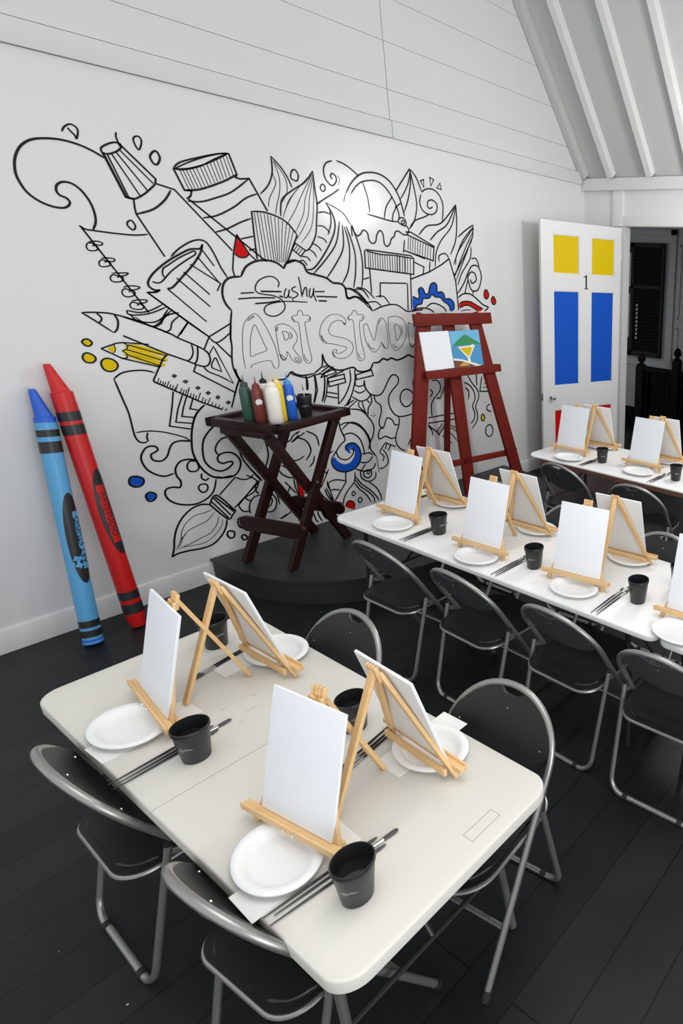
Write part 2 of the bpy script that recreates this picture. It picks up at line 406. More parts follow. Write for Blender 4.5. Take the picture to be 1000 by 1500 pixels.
for k in range(1, 13):
    if k in (6,): continue
    b = bmesh.new(); lathe(b, [(0, .12), (.02, .12), (.02, .25), (.012, .27), (.028, .36), (.022, .5), (.013, .68), (.013, .8), (.024, .82), (.016, .84), (.02, 1.02), (0, 1.02)], 10)
    o = new_obj('baluster', b, M['banister'], t); o.location = (-0.05 * k / 13, -1.3 * k / 13, 0)

# ------------------------------------------------------------------ door leaf
ang = radians(180 - 18.5)
t = thing('panelled_door', 'white open door with yellow, blue and red panels and black numeral 1', 'door', (6.2, 4.27, 0), ang)
# local x from hinge to free edge; local y positive = back, camera side is +y?  (front face turned to the room)
PAN = [(0.570, 0.910, 2.280, 2.680, 'yellow'), (0.082, 0.417, 2.280, 2.688, 'yellow'), (0.572, 0.908, 1.052, 2.105, 'blue'), (0.094, 0.415, 1.066, 2.112, 'blue'),
       (0.574, 0.910, 0.22, 0.775, 'red'), (0.092, 0.412, 0.22, 0.80, 'red')]
TH = 0.02
bm = bmesh.new()
def rail(x0, x1, z0, z1): box(bm, (x0, -TH, z0), (x1, TH, z1))
xs = [0.0, 0.088, 0.415, 0.571, 0.91, 1.055]; zl = [0.012, 0.22, 0.78, 1.056, 2.108, 2.28, 2.684, 2.812]
for i in range(5):
    for j in range(7):
        if i in (1, 3) and j in (1, 3, 5): continue
        rail(xs[i], xs[i + 1], zl[j], zl[j + 1])
bmesh.ops.remove_doubles(bm, verts=bm.verts[:], dist=1e-5)
new_obj('door_frame', bm, M['door'], t, smooth=False)
for i, j, c in ((3, 5, 'yellow'), (1, 5, 'yellow'), (3, 3, 'blue'), (1, 3, 'blue'), (3, 1, 'red'), (1, 1, 'red')):
    x0, x1, z0, z1 = xs[i], xs[i + 1], zl[j], zl[j + 1]
    b = bmesh.new(); box(b, (x0, -0.008, z0), (x1, 0.008, z1)); p = new_obj('door_panel', b, M[c], t, smooth=False); p['label'] = c + ' door panel'
    b = bmesh.new()
    for a in ((x0, x0 + .012, z0, z1), (x1 - .012, x1, z0, z1), (x0, x1, z0, z0 + .012), (x0, x1, z1 - .012, z1)):
        for sg in (-1, 1): box(b, (a[0], min(sg * .008, sg * .016), a[2]), (a[1], max(sg * .008, sg * .016), a[3]), 0.003)
    new_obj('moulding', b, M['door'], p)
for sg in (1, -1):
    b = bmesh.new(); mt = Matrix.Translation((0.945, sg * TH, 0.935)) @ Matrix.Rotation(radians(-90 * sg), 4, 'X')
    lathe(b, [(0, 0), (.028, 0), (.028, .004), (.011, .008), (.011, .028), (.024, .036), (.03, .05), (.024, .064), (0, .068)], 20, mt)
    new_obj('door_knob', b, M['chrome'], t)
b = bmesh.new(); box(b, (1.053, -0.012, 0.9), (1.057, 0.012, 0.98)); new_obj('latch_plate', b, M['dark_metal'], t)
bm = bmesh.new()
prof = [(0.455, 2.130), (0.509, 2.130), (0.509, 2.137), (0.493, 2.141), (0.493, 2.262), (0.515, 2.252), (0.517, 2.259), (0.478, 2.285), (0.473, 2.285), (0.473, 2.141), (0.455, 2.137)]
bm.faces.new([bm.verts.new((x, TH + 0.0014, z)) for x, z in prof])
new_obj('numeral_one', bm, M['ink'], t, smooth=False)
b = bmesh.new()
for z in (0.35, 1.4, 2.5): tube(b, [(-0.012, 0.0, z - .05), (-0.012, 0.0, z + .05)], 0.009, 8)
new_obj('hinge', b, M['trim'], t)

b = bmesh.new(); tube(b, [(0, 0, 0), (0.005, -0.002, 0.4), (0.0, 0, 0.93)], 0.0018, 6)
t = thing('pull_cord', 'thin white light pull cord hanging in the corner above the door', 'cord', (5.45, 4.62, 2.67))
new_obj('string', b, M['trim'], t)
b = bmesh.new(); lathe(b, [(0, -.075), (.007, -.075), (.009, -.01), (.004, 0), (0, 0)], 10); new_obj('pull', b, M['cream'], t)

# ------------------------------------------------------------------ mural
MURAL = """G outline 
S 11.8 1743,2797 1696,2825 1640,2847 1573,2858 1506,2854 1442,2836 1394,2799 1363,2749 1347,2697 1344,2640 1364,2575 1401,2534 1448,2510 1495,2504 1524,2516 1537,2538 1526,2559 1502,2570 1491,2592 1500,2623 1529,2642 1567,2638 1601,2607 1626,2555 1636,2501 1632,2444 1610,2398
S 9.1 1578,2901 1593,2927 1621,2946 1644,2937 1649,2916 1636,2878 1630,2894 1614,2914 1607,2926
S 9.5 1826,2947 1820,2926 1823,2902 1828,2873
S 10.4 1738,2827 1738,2850 1769,2874 1804,2890 1831,2888 1832,2868 1805,2842 1764,2823 1738,2827
L 10.6 1738,2827 1802,2598 1840,2594
L 10.9 1830,2885 1975,2721 1968,2694
S 10.9 1802,2598 1846,2594 1899,2627 1941,2665 1970,2695
L 8.7 1760,2818 1818,2597
L 5.4 1747,2816 1810,2596
L 7.8 1781,2826 1878,2611
L 7.8 1805,2838 1920,2649
L 7.9 1824,2854 1958,2693
S 9.7 1902,2923 1913,2941 1933,2945 1942,2925 1932,2892 1919,2873 1908,2888 1902,2923
S 12.0 1969,2842 1986,2870 2007,2880 2020,2851 2012,2824 1997,2805 1980,2809 1969,2842
L 10.5 1970,2695 2064,2674 2339,2329
L 10.0 1840,2594 1836,2541 1837,2507 1939,2268
S 12.1 2044,2668 2002,2607 1930,2545 1837,2507
S 9.9 1780,2441 1789,2463 1807,2467 1819,2442 1813,2422 1798,2417 1780,2441
L 9.8 1557,2416 1790,1928
S 9.7 1552,2418 1575,2401 1610,2396 1716,2388 1806,2386 1875,2396
S 7.7 1576,2332 1614,2338 1639,2330 1631,2317 1600,2319 1585,2327 1569,2322 1561,2300 1572,2284 1604,2287 1612,2303 1602,2315 1590,2308
S 7.8 1616,2243 1650,2247 1679,2242 1670,2227 1641,2229 1620,2235 1605,2225 1601,2206 1612,2196 1644,2201 1655,2216 1643,2228 1628,2220
S 7.9 1649,2161 1694,2163 1729,2164 1715,2150 1682,2145 1656,2152 1639,2138 1641,2117 1661,2110 1691,2116 1700,2136 1685,2145 1672,2135
S 8.1 1689,2079 1726,2089 1771,2083 1757,2069 1721,2064 1697,2071 1680,2058 1681,2034 1701,2023 1732,2031 1742,2051 1726,2062 1712,2050
S 8.2 1714,1999 1757,2006 1794,2003 1783,1989 1746,1984 1721,1992 1704,1979 1706,1958 1733,1948 1760,1950 1770,1967 1752,1981 1738,1970
S 12.8 1916,2074 1949,2085 2021,2158 2085,2225 2141,2300 2165,2359
S 12.5 2162,2356 2144,2329 2090,2323 2032,2294 1947,2241 1867,2175 1827,2125 1820,2090 1846,2065 1877,2066
S 10.8 1971,2270 2025,2322 2098,2369 2154,2384 2191,2368 2222,2305 2249,2217 2280,2150
S 9.4 1843,2116 1872,2108 1900,2122 1961,2185 2051,2252 2110,2291 2108,2313 2072,2296 2014,2265 1949,2220 1917,2197 1907,2162 1918,2141
L 8.6 1916,2074 2102,1860
L 8.7 1979,2140 2141,1959
L 8.7 2025,2180 2152,2038
L 8.8 2070,2229 2230,2111 2201,2062
L 8.8 2121,2277 2224,2114
L 8.7 2156,2323 2210,2223
L 10.6 1877,2066 1852,2051 1806,2048 2005,1848 2099,1760
S 9.3 1680,1944 1742,1929 1804,1942 1873,1977
S 9.2 1680,1944 1692,1916 1788,1921 1895,1962
S 9.3 1694,1923 1721,1880 1815,1870 1916,1940
S 9.4 1713,1902 1786,1842 1840,1869 1872,1905 1952,1925
L 10.8 1994,1864 1933,1784
S 10.0 1464,1935 1538,1934 1613,1922 1731,1873 1889,1789
S 9.8 1464,1935 1509,1894 1592,1812
S 9.8 1532,1930 1549,1906 1545,1886 1532,1873
S 11.0 1613,1922 1625,1883 1613,1835 1592,1812
S 8.4 2086,2795 2157,2838 2256,2887 2356,2926 2414,2939
S 8.4 2086,2795 2137,2798 2233,2833 2323,2889 2414,2939
L 11.7 2081,2798 2120,2678 2160,2679 2149,2648 2129,2631 2553,2268
S 10.5 2081,2798 2127,2840 2249,2890 2350,2925 2419,2941
S 8.5 2086,2795 2167,2811 2266,2851 2344,2894 2419,2941
L 12.2 2419,2941 2449,2818 2439,2798 2464,2793 2524,2804 2614,2607
S 12.8 2120,2678 2191,2689 2266,2718 2372,2770 2449,2818
L 4.5 2116,2791 2146,2686
L 4.5 2133,2796 2165,2690
L 4.5 2152,2803 2182,2694
L 4.5 2171,2808 2202,2701
L 4.6 2190,2817 2222,2708
L 4.6 2211,2824 2242,2717
L 4.6 2233,2836 2263,2726
L 4.6 2253,2846 2283,2736
L 4.6 2275,2856 2304,2746
L 4.6 2297,2869 2323,2756
L 4.7 2318,2880 2343,2768
L 4.7 2339,2893 2361,2777
L 4.7 2361,2905 2382,2787
L 4.7 2382,2917 2404,2798
L 4.7 2401,2928 2426,2811
S 10.8 2126,2615 2202,2620 2291,2653 2398,2704 2524,2804
S 11.0 2196,2522 2284,2546 2395,2609 2484,2677 2562,2713
S 11.1 2254,2439 2333,2468 2418,2514 2495,2548
L 10.2 2407,2408 2490,2432
L 10.3 2448,2337 2490,2349
S 10.3 2583,2715 2648,2783 2687,2874 2692,2972
S 10.5 2692,2972 2752,2910 2792,2843 2812,2786
S 5.0 2696,2953 2688,2861 2699,2797 2642,2696 2625,2635
S 5.0 2702,2948 2729,2854 2722,2760 2683,2648 2667,2592
S 5.1 2708,2942 2771,2847 2771,2753 2714,2665
S 10.7 2701,2582 2712,2651 2735,2708 2818,2773 2917,2841 2983,2922
S 11.1 2983,2922 2982,2809 2985,2696 2967,2594 2943,2477 2890,2386 2847,2354
S 4.4 2972,2904 2831,2761 2756,2656 2714,2569
S 4.5 2974,2898 2872,2739 2812,2635 2737,2530
S 4.5 2977,2891 2901,2728 2869,2613 2789,2479
S 4.5 2978,2877 2932,2732 2896,2587 2797,2437
S 4.5 2979,2864 2960,2708 2919,2532 2824,2410
S 4.4 2848,2777 2777,2700 2735,2613
S 10.7 2814,2867 2830,2903 2855,2907 2870,2875 2857,2839 2839,2837 2817,2847 2814,2867
L 11.5 2506,2595 2498,2442 2492,2279
S 11.7 2506,2595 2591,2598 2686,2574 2752,2532 2801,2463
L 12.1 2801,2463 2696,2260
L 5.0 2522,2590 2520,2280
L 5.0 2543,2592 2548,2278
L 4.3 2563,2591 2568,2275
L 4.3 2588,2590 2589,2272
L 5.1 2610,2586 2607,2270
L 4.4 2630,2581 2622,2271
L 4.4 2658,2575 2633,2268
L 4.4 2682,2566 2644,2265
L 4.4 2708,2552 2656,2265
L 4.4 2735,2537 2668,2266
L 4.5 2757,2518 2680,2270
L 4.5 2779,2495 2691,2274
L 10.3 2385,2436 2444,2314 2484,2271
L 10.1 2385,2436 2347,2325 2321,2204 2326,2157
S 10.2 2348,2312 2380,2287 2420,2291 2447,2317
F red 2387,2430 2440,2317 2421,2294 2383,2289 2351,2309
S 14.7 2268,1930 2238,1979 2229,2040 2247,2108 2292,2149 2366,2160
S 15.2 2366,2160 2410,2227 2484,2267 2568,2275 2630,2257 2668,2223
S 16.6 2668,2223 2697,2267 2760,2284 2817,2258 2840,2204 2902,2186 2980,2166 3034,2130 3093,2124 3132,2090 3140,2011 3204,2023 3257,2010 3326,1960
S 12.6 2268,1930 2248,1847 2226,1721
L 9.8 2778,2407 2848,2361 2807,2315 2749,2362 2778,2407
L 5.3 2794,2394 2761,2352
L 5.3 2811,2383 2776,2341
L 5.3 2828,2373 2791,2329
S 11.2 2982,2696 3061,2748 3132,2793 3178,2828
S 11.2 2981,2636 3031,2647 3078,2637
S 12.6 3056,2716 3107,2608 3093,2503 3008,2363 2901,2239 2835,2221
S 10.1 3080,2678 3078,2576 3041,2484
S 10.0 2965,2544 3016,2541 3059,2501
S 10.1 2954,2466 3003,2452 3024,2424
S 10.0 2902,2416 2947,2397 2975,2361
S 10.0 2872,2370 2909,2350 2928,2314
S 9.9 2810,2316 2856,2311 2875,2282
S 9.9 2789,2278 2821,2287 2847,2251
L 9.9 3006,2641 3005,2639
S 10.9 2696,2260 2759,2283
S 11.4 3148,2590 3100,2429 2999,2303 2886,2193
S 11.6 3169,2570 3156,2402 3079,2276 2989,2166
S 11.8 3185,2556 3208,2406 3177,2233 3110,2122
S 11.9 3202,2558 3249,2377 3238,2219 3204,2091
S 12.0 3248,2577 3303,2380 3302,2222 3277,2092
S 8.9 3056,2716 3181,2660 3239,2576
S 12.1 3123,2090 3192,2075 3276,2010 3299,1974
S 12.2 3212,2083 3284,2076 3332,2010
S 9.9 2982,2696 3008,2713
S 11.2 3146,3018 3094,2993 3068,2940 3079,2878 3122,2842 3160,2876 3161,2912 3134,2929 3118,2905 3132,2889
S 11.4 3180,3024 3244,3010 3308,2977 3356,2941
S 9.9 3027,2815 3038,2837 3057,2840 3065,2813 3047,2792 3032,2799 3027,2815
S 3.9 3174,2921 3192,2895 3173,2849
G script 
S 9.0 2604,2090 2618,2121 2601,2152 2565,2166 2519,2157 2474,2130 2449,2089 2454,2055 2500,2040 2560,2032 2611,2009 2636,1970 2626,1930 2585,1896 2537,1885 2493,1902 2485,1933 2503,1960 2551,1978 2623,1989 2704,1989 2811,1983
L 9.8 2345,2047 2435,2053
L 12.5 2481,2061 2626,2060
L 10.6 2324,2009 2415,2016 2504,2017 2573,2015
L 11.9 2430,1976 2521,1982 2608,1995
L 12.1 2606,2029 2632,2021
L 10.8 2877,2061 2956,2062
L 11.6 2885,2026 3054,2021
L 12.8 2898,1993 2964,1991
S 9.2 2666,2086 2648,2056 2641,2025 2655,2015 2675,2040 2684,2072 2674,2033 2679,2017 2693,2025
S 9.2 2740,2098 2710,2086 2706,2068 2737,2052 2743,2037 2716,2017 2696,2017
S 9.3 2766,2171 2772,2120 2773,2057 2774,2021
S 9.4 2776,2033 2794,2073 2810,2093 2817,2077 2811,2041 2816,2021
S 9.5 2847,2089 2834,2057 2832,2025 2846,2021 2864,2057 2872,2085 2866,2041 2874,2008 2880,1988
S 6.9 2696,2017 2704,1993 2720,1989
G letters 
S 3.7 2291,1523 2291,1617 2304,1724 2324,1815 2354,1867 2404,1904 2432,1896 2462,1848 2494,1761 2519,1671 2529,1581 2528,1532 2513,1503
S 3.7 2403,1829 2378,1790 2356,1721 2342,1636 2345,1606 2388,1621 2456,1644 2445,1692 2426,1764 2403,1829
S 3.7 2331,1521 2338,1542 2394,1561 2471,1564 2484,1524 2501,1502
S 3.6 2358,1856 2378,1878 2410,1892
S 3.6 2367,1858 2388,1874 2413,1888
S 3.8 2542,1790 2549,1814 2583,1827 2622,1823 2666,1793 2692,1743 2684,1694 2649,1650 2671,1603 2698,1559 2690,1530 2665,1532 2631,1556 2603,1621 2591,1576 2569,1557 2549,1580 2543,1621 2542,1694 2542,1790
S 4.6 2590,1772 2621,1767 2634,1742 2622,1718 2600,1707 2593,1740 2590,1772
S 5.4 2642,1766 2654,1736 2634,1713
S 3.8 2552,1806 2546,1782 2554,1782 2563,1813
S 3.9 2713,1889 2726,1917 2743,1924 2758,1908 2763,1886 2797,1886 2815,1865 2803,1841 2768,1834 2767,1797 2769,1697 2777,1603 2781,1552 2762,1524 2736,1526 2716,1566 2716,1650 2718,1750 2717,1832 2690,1841 2672,1861 2679,1881 2713,1889
S 4.7 2725,1595 2732,1556 2755,1537
S 3.8 2674,1873 2684,1857 2694,1841
S 3.9 2791,1850 2810,1861 2808,1878
S 4.7 2645,1568 2666,1570 2684,1547 2670,1540 2648,1563
S 4.6 2548,1604 2570,1586 2579,1569 2559,1571 2548,1604
S 4.1 3087,1807 3104,1830 3084,1865 3029,1888 2966,1878 2910,1832 2876,1767 2873,1710 2902,1670 2967,1656 3038,1636 3084,1618 3053,1590 3009,1576 2983,1585 2997,1604 2976,1611 2956,1588 2964,1557 3014,1535 3068,1539 3115,1565 3141,1614 3127,1660 3077,1693 3006,1712 2957,1734 2950,1773 2984,1820 3033,1840 3069,1832 3086,1802 3099,1816
S 5.8 3078,1822 3092,1806 3099,1821
S 4.8 2882,1738 2895,1694 2923,1670
S 4.8 2880,1724 2894,1685
S 4.9 2959,1597 2965,1567 2976,1551
S 4.2 3163,1893 3182,1917 3202,1906 3216,1881 3255,1880 3269,1860 3255,1835 3226,1826 3217,1761 3220,1650 3236,1545 3226,1515 3196,1499 3170,1520 3167,1582 3166,1704 3166,1833 3129,1839 3123,1859 3138,1874 3162,1888 3163,1893
S 5.1 3177,1571 3188,1529 3204,1517
S 5.0 3126,1864 3135,1844
S 5.1 3258,1865 3248,1843
S 4.3 3253,1780 3267,1800 3290,1799 3306,1747 3337,1663 3360,1714 3389,1805 3411,1841 3435,1847 3462,1819 3472,1750 3471,1634 3464,1592 3441,1583 3419,1605 3406,1643 3382,1597 3337,1564 3303,1577 3270,1636 3255,1699 3253,1780
S 5.2 3394,1795 3415,1830 3427,1830
S 5.2 3277,1646 3300,1603 3339,1585
S 5.3 3416,1632 3431,1599 3445,1601
S 4.5 3493,1828 3520,1853 3582,1857 3642,1829 3674,1763 3658,1677 3619,1614 3576,1573 3532,1565 3499,1611 3490,1697 3493,1828
S 4.5 3556,1789 3592,1777 3607,1734 3594,1680 3560,1650 3552,1715 3556,1789
S 5.4 3617,1771 3626,1733 3612,1690
S 5.4 3519,1625 3535,1595 3565,1587
S 4.6 3690,1795 3710,1799
S 4.6 3695,1784 3722,1788 3754,1760 3754,1683 3743,1606 3720,1579 3695,1598 3688,1675 3695,1784
S 5.5 3695,1620 3714,1585 3735,1601
L 4.6 3747,1650 3778,1626
G outline 
S 16.1 3308,1474 3356,1472 3407,1500 3448,1485 3490,1498 3541,1477 3606,1488 3667,1511 3711,1491 3778,1493
S 15.0 2870,1584 2882,1525 2912,1482 2960,1450 3022,1439 3117,1452 3152,1420 3207,1407 3266,1417 3286,1436 3308,1474
S 13.0 2870,1584 2858,1497 2834,1470 2784,1436
S 11.8 2860,1477 2898,1489
L 10.7 1655,1906 1793,1841 1890,1786 1913,1765 1990,1720 2016,1704 2051,1679
S 11.2 2051,1679 2073,1652 2080,1610 2063,1573 2031,1564 1987,1583
L 10.7 1987,1583 1945,1609 1834,1667 1633,1792
S 9.9 1986,1720 1987,1667 1969,1627 1945,1609
S 11.1 2019,1704 2013,1657 1999,1608 1980,1585
L 9.6 1804,2052 2099,1760
S 9.3 1804,2052 1839,2052 1867,2061
L 9.2 1993,1861 1913,1765
S 8.9 1899,1949 1864,1904 1842,1858 1792,1833
S 9.0 1925,1922 1878,1904 1844,1866
S 9.6 1949,1902 1904,1864 1885,1818 1848,1800
L 10.2 2099,1760 2243,1842
L 10.0 2099,1760 2055,1679
S 10.2 2233,1781 2178,1737 2133,1719 2098,1755
L 10.3 2133,1719 2212,1611
L 9.1 2079,1643 2114,1694 2126,1657 2195,1428 2148,1466 2113,1491 2058,1523
S 10.1 2031,1562 2045,1537 2058,1523
L 9.1 2108,1616 2082,1576 2079,1551 2135,1517 2118,1611 2108,1616
S 11.6 2249,1835 2232,1768 2228,1683 2215,1607 2214,1529 2237,1451
L 10.2 1988,1580 1968,1536 2194,1363
S 10.6 2237,1451 2246,1432 2277,1420
L 10.6 2237,1451 2219,1413 2186,1337
L 9.1 1512,1722 1591,1749 1625,1751 1752,1731
L 9.2 1512,1722 1601,1656 1787,1583
L 7.1 1625,1751 1645,1731 1635,1710 1613,1701 1629,1682 1628,1656 1601,1656
L 7.3 1646,1736 1837,1651
L 7.3 1634,1708 1819,1619
L 7.3 1632,1676 1794,1587
S 5.0 1578,1743 1579,1707 1562,1690
F yellow 1542,1720 1579,1736 1579,1710 1565,1694
F yellow 1648,1735 1704,1730 1833,1663 1827,1649 1636,1715
F yellow 1641,1710 1823,1640 1808,1616 1624,1687
F yellow 1638,1679 1805,1612 1787,1586 1626,1665
S 9.7 1432,1766 1445,1781 1464,1780 1477,1760 1465,1743 1446,1743 1432,1766
F yellow 1435,1766 1447,1778 1464,1777 1474,1760 1465,1747 1447,1746
S 9.8 1417,1678 1428,1698 1448,1700 1471,1681 1475,1660 1458,1643 1432,1645 1419,1660 1417,1678
F yellow 1420,1678 1431,1695 1447,1696 1468,1680 1470,1660 1457,1647 1433,1649 1420,1661
S 10.0 1494,1630 1504,1653 1528,1662 1559,1648 1573,1618 1559,1591 1529,1581 1502,1596 1494,1630
F yellow 1497,1629 1507,1650 1528,1658 1556,1644 1568,1619 1557,1594 1530,1586 1505,1600
S 11.7 1484,873 1497,897 1529,896 1558,873 1557,845 1537,826 1506,828 1485,849 1484,873
F blue 1489,872 1500,891 1528,890 1553,871 1552,847 1535,832 1507,834 1490,852
S 10.9 1549,746 1561,767 1583,769 1605,748 1602,725 1582,708 1559,713 1549,746
F blue 1554,744 1563,761 1582,763 1599,746 1597,726 1582,714 1562,719
S 10.3 1537,1535 1577,1564 1626,1574 1697,1571 1749,1551
S 10.4 1537,1535 1556,1398 1568,1306 1569,1184 1577,1135 1597,1111 1628,1109
L 10.7 1640,1170 1630,1140 1632,1112
L 10.6 1734,1502 1808,1631 1836,1659
S 8.7 1580,1182 1648,1179 1720,1159 1793,1124 1842,1093 1864,1064
L 11.0 1734,1502 1738,1491 1980,1320 2091,1254
L 8.7 1842,1519 1850,1509 1862,1517 1854,1527 1842,1519
L 8.8 1897,1476 1907,1465 1920,1473 1910,1482 1897,1476
L 9.0 1962,1425 1971,1414 1982,1421 1974,1431 1962,1425
L 9.1 2016,1382 2025,1371 2038,1379 2028,1389 2016,1382
L 9.2 2070,1344 2079,1332 2091,1341 2083,1352 2070,1344
L 9.3 2129,1298 2139,1287 2150,1294 2142,1305 2129,1298
L 5.9 1767,1514 1751,1481
L 5.9 1775,1498 1764,1473
L 6.0 1787,1489 1775,1464
L 6.0 1798,1484 1785,1457
L 6.0 1818,1488 1796,1447
L 6.0 1823,1466 1811,1438
L 6.0 1836,1458 1824,1430
L 6.1 1845,1443 1834,1422
L 6.1 1862,1464 1840,1417
L 6.1 1880,1434 1863,1400
L 6.1 1890,1421 1878,1390
L 6.1 1905,1420 1889,1380
L 6.2 1923,1433 1899,1374
L 6.2 1927,1393 1914,1361
L 6.2 1943,1387 1929,1351
L 6.2 1954,1373 1943,1342
L 6.3 1982,1389 1954,1332
L 6.3 1993,1355 1977,1321
L 6.3 2007,1341 1992,1310
L 6.3 2034,1345 2008,1298
L 6.4 2043,1314 2030,1285
L 6.4 2062,1300 2050,1273
L 6.4 2082,1289 2070,1260
L 6.5 2101,1269 2090,1249
L 6.5 2122,1257 2111,1237
L 9.9 1827,1417 1802,1315 1765,1191 1879,1149
L 9.4 1874,1387 1831,1295 1805,1211 1897,1186
L 9.4 1896,1373 1866,1305 1846,1244 1920,1223
L 9.5 1929,1352 1901,1288 1943,1274
S 13.8 1991,1302 1931,1246 1890,1155 1867,1043 1866,959 1892,867 1938,795 1999,761 2076,759
S 12.0 1864,1064 1812,1079 1764,1073 1737,1038 1716,993 1685,968 1653,971 1631,989 1630,1021 1652,1032 1671,1044 1667,1066 1641,1078 1608,1069 1578,1025 1575,978 1593,925 1630,883 1677,858 1732,865
S 12.5 1881,922 1828,942 1779,937 1745,896 1742,846 1758,799 1747,759 1708,770 1667,765 1656,726 1677,677 1731,635 1812,613 1887,631 1940,679 1969,760
S 11.4 1832,925 1813,895 1820,860 1853,848 1877,862 1878,905 1860,923 1832,925
S 11.6 1889,825 1883,791 1904,768 1928,780
S 11.6 1852,721 1866,744 1899,740 1909,714 1894,688 1868,687 1852,721
S 12.9 2032,1152 1987,1116 1943,1060 1923,984 1924,903 1957,844 2003,812 2049,816 2090,843 2089,864 2057,866 2030,864 2007,883 2005,915 2034,937 2087,935 2127,902 2146,850 2127,791 2084,754 2021,757 1954,781
S 11.7 2015,928 2000,967 2016,1010 2052,1043 2089,1051
S 10.6 2101,1125 2090,1060 2108,1034 2134,1052 2158,1088
S 10.9 2175,1054 2153,975 2160,879 2201,783 2261,669
S 11.0 2087,743 2142,710 2189,710 2217,730
L 10.8 2091,741 1969,636
L 11.1 2242,674 2078,522
L 10.6 2241,1449 2217,1412 2155,1257
S 15.3 2223,1530 2228,1480 2252,1433 2286,1416
L 10.8 2302,1341 2257,1266
S 12.0 1950,641 1902,591 1909,565 1993,440 2030,463 2050,486 2037,510 1950,641
L 10.2 1927,626 2017,462
L 10.2 1911,602 1998,448
L 12.0 1938,632 2041,484
L 10.5 2050,511 2253,670
S 12.6 1900,583 1845,599 1782,585 1721,539 1676,475 1648,401 1633,331 1611,275
S 13.0 1611,275 1646,288 1713,286 1795,274 1868,281 1932,327 1970,383 1985,438
S 5.0 1906,541 1856,533 1794,530 1735,493 1699,439 1681,379 1644,317
S 5.0 1918,518 1861,469 1796,453 1739,434 1703,400 1669,336
S 5.1 1939,482 1916,422 1867,370 1802,354 1737,335 1659,321
S 4.4 1957,447 1945,402 1896,350 1825,311 1748,316 1689,324
S 5.0 1720,412 1686,387 1657,331
S 13.4 1968,319 1977,341 1997,342 2015,325 2015,302 2001,284 1980,290 1968,319
S 12.4 2058,266 2065,281 2080,279 2094,258 2087,240 2069,241 2058,266
S 12.3 2083,425 2058,414 2053,375 2065,345 2090,340
S 11.1 2133,575 2145,546 2169,534
S 11.1 2074,528 2099,470 2139,453
S 11.2 2240,559 2190,553 2157,512 2145,466 2149,434
S 11.2 2217,636 2215,596 2232,569
S 11.5 2313,563 2344,497 2341,446 2311,403 2261,408
S 11.5 2299,531 2316,495 2301,458 2271,442
L 10.5 2350,322 2406,346
L 4.8 2209,280 2339,191
S 11.5 2609,1466 2618,1446 2715,1410 2782,1422 2837,1429
L 10.3 2715,1410 2707,1313
L 10.5 2788,1415 2792,1302 2751,1201
L 10.5 2824,1437 2887,1397
S 10.4 2442,896 2448,814 2542,765 2612,790
L 10.3 2592,966 2527,918
L 10.4 2639,977 2582,947 2540,922
S 11.8 2570,950 2642,908 2669,819 2619,747
S 11.7 2426,752 2483,711 2547,709
S 11.7 2410,688 2472,638 2524,638
S 10.9 2382,749 2426,670
L 9.3 2523,631 2521,576 2528,446
L 9.3 2588,628 2591,556 2577,503
F red 2538,648 2567,648 2560,436 2528,446 2521,576
F red 2729,657 2735,604 2712,538 2690,530 2710,625
S 11.6 2614,288 2626,224 2643,196
S 11.7 2649,291 2657,244 2678,192
S 11.8 2683,281 2698,231 2721,193
S 11.9 2729,251 2752,205
S 11.2 2486,387 2428,348 2360,320
S 11.3 2486,387 2503,324 2487,256
S 10.7 2533,343 2538,283
S 11.5 2811,951 2828,971 2855,963 2863,934 2841,910 2814,918 2811,951
L 9.5 2813,915 2787,793 2754,658
L 9.6 2840,907 2814,787 2772,646 2754,658
L 11.9 2841,1441 2915,1483
L 11.9 2835,1401 2856,1428 2945,1452 2967,1424 2834,1398 2835,1401
L 12.0 2915,1483 2945,1452
L 11.9 2849,1424 2948,1474
L 12.1 2888,1386 3031,1404 3036,1335 2892,1316 2888,1386
L 11.4 2885,1353 3031,1370
L 11.4 2890,1386 3031,1432
S 11.9 2862,1394 2851,1312 2819,1204
S 11.3 2885,1392 2862,1266 2829,1191
L 11.5 2969,1320 2951,1162
L 11.4 2858,1278 2953,1248
L 11.4 2853,1244 2948,1214
S 12.3 3086,1438 3080,1341 3023,1233 2953,1161
S 12.4 3129,1434 3120,1337 3070,1214 3011,1141
L 11.9 3135,1387 3283,1413 3295,1364 3134,1347 3135,1387
S 11.9 3112,1303 3154,1286 3199,1292
S 11.9 3100,1257 3153,1229 3207,1249
S 12.7 3075,1208 3151,1158 3217,1170 3247,1202
L 12.0 3204,1333 3208,1255
L 11.1 3123,1342 3118,1302
S 13.2 3204,1333 3204,1279 3248,1208 3325,1185 3375,1215 3425,1289 3465,1339 3508,1347 3540,1312 3527,1264 3465,1210 3423,1153 3422,1078 3456,1003 3509,962 3581,957 3688,965
S 13.6 3539,1130 3562,1184 3615,1203 3671,1170 3680,1110 3644,1057 3590,1042 3550,1078 3539,1130
S 11.1 3090,1176 2998,1137
L 11.1 3061,1192 3029,1138
L 11.1 3114,1167 3039,1119
S 11.3 3132,1158 3132,1110 3201,1039
S 11.3 3163,1154 3170,1105 3185,1066
S 11.4 3209,1159 3232,1131
S 12.1 3248,1208 3253,1141 3213,1086 3205,1020
S 12.5 3279,1192 3292,1135 3334,1092 3333,1029 3305,959 3306,909 3338,888 3364,936 3389,970 3435,943 3458,894 3494,890
S 12.9 3508,956 3501,886 3462,802 3454,725 3490,658 3546,625
S 12.6 3303,884 3280,825 3292,791 3349,805 3402,775 3452,771
L 11.8 3303,884 3344,886
L 5.3 3258,1044 3261,1031
S 5.3 3228,1022 3257,1009 3281,1019
S 13.0 3044,1106 3141,1079 3209,1001 3246,920 3229,835 3196,779 3191,717 3217,673 3233,643
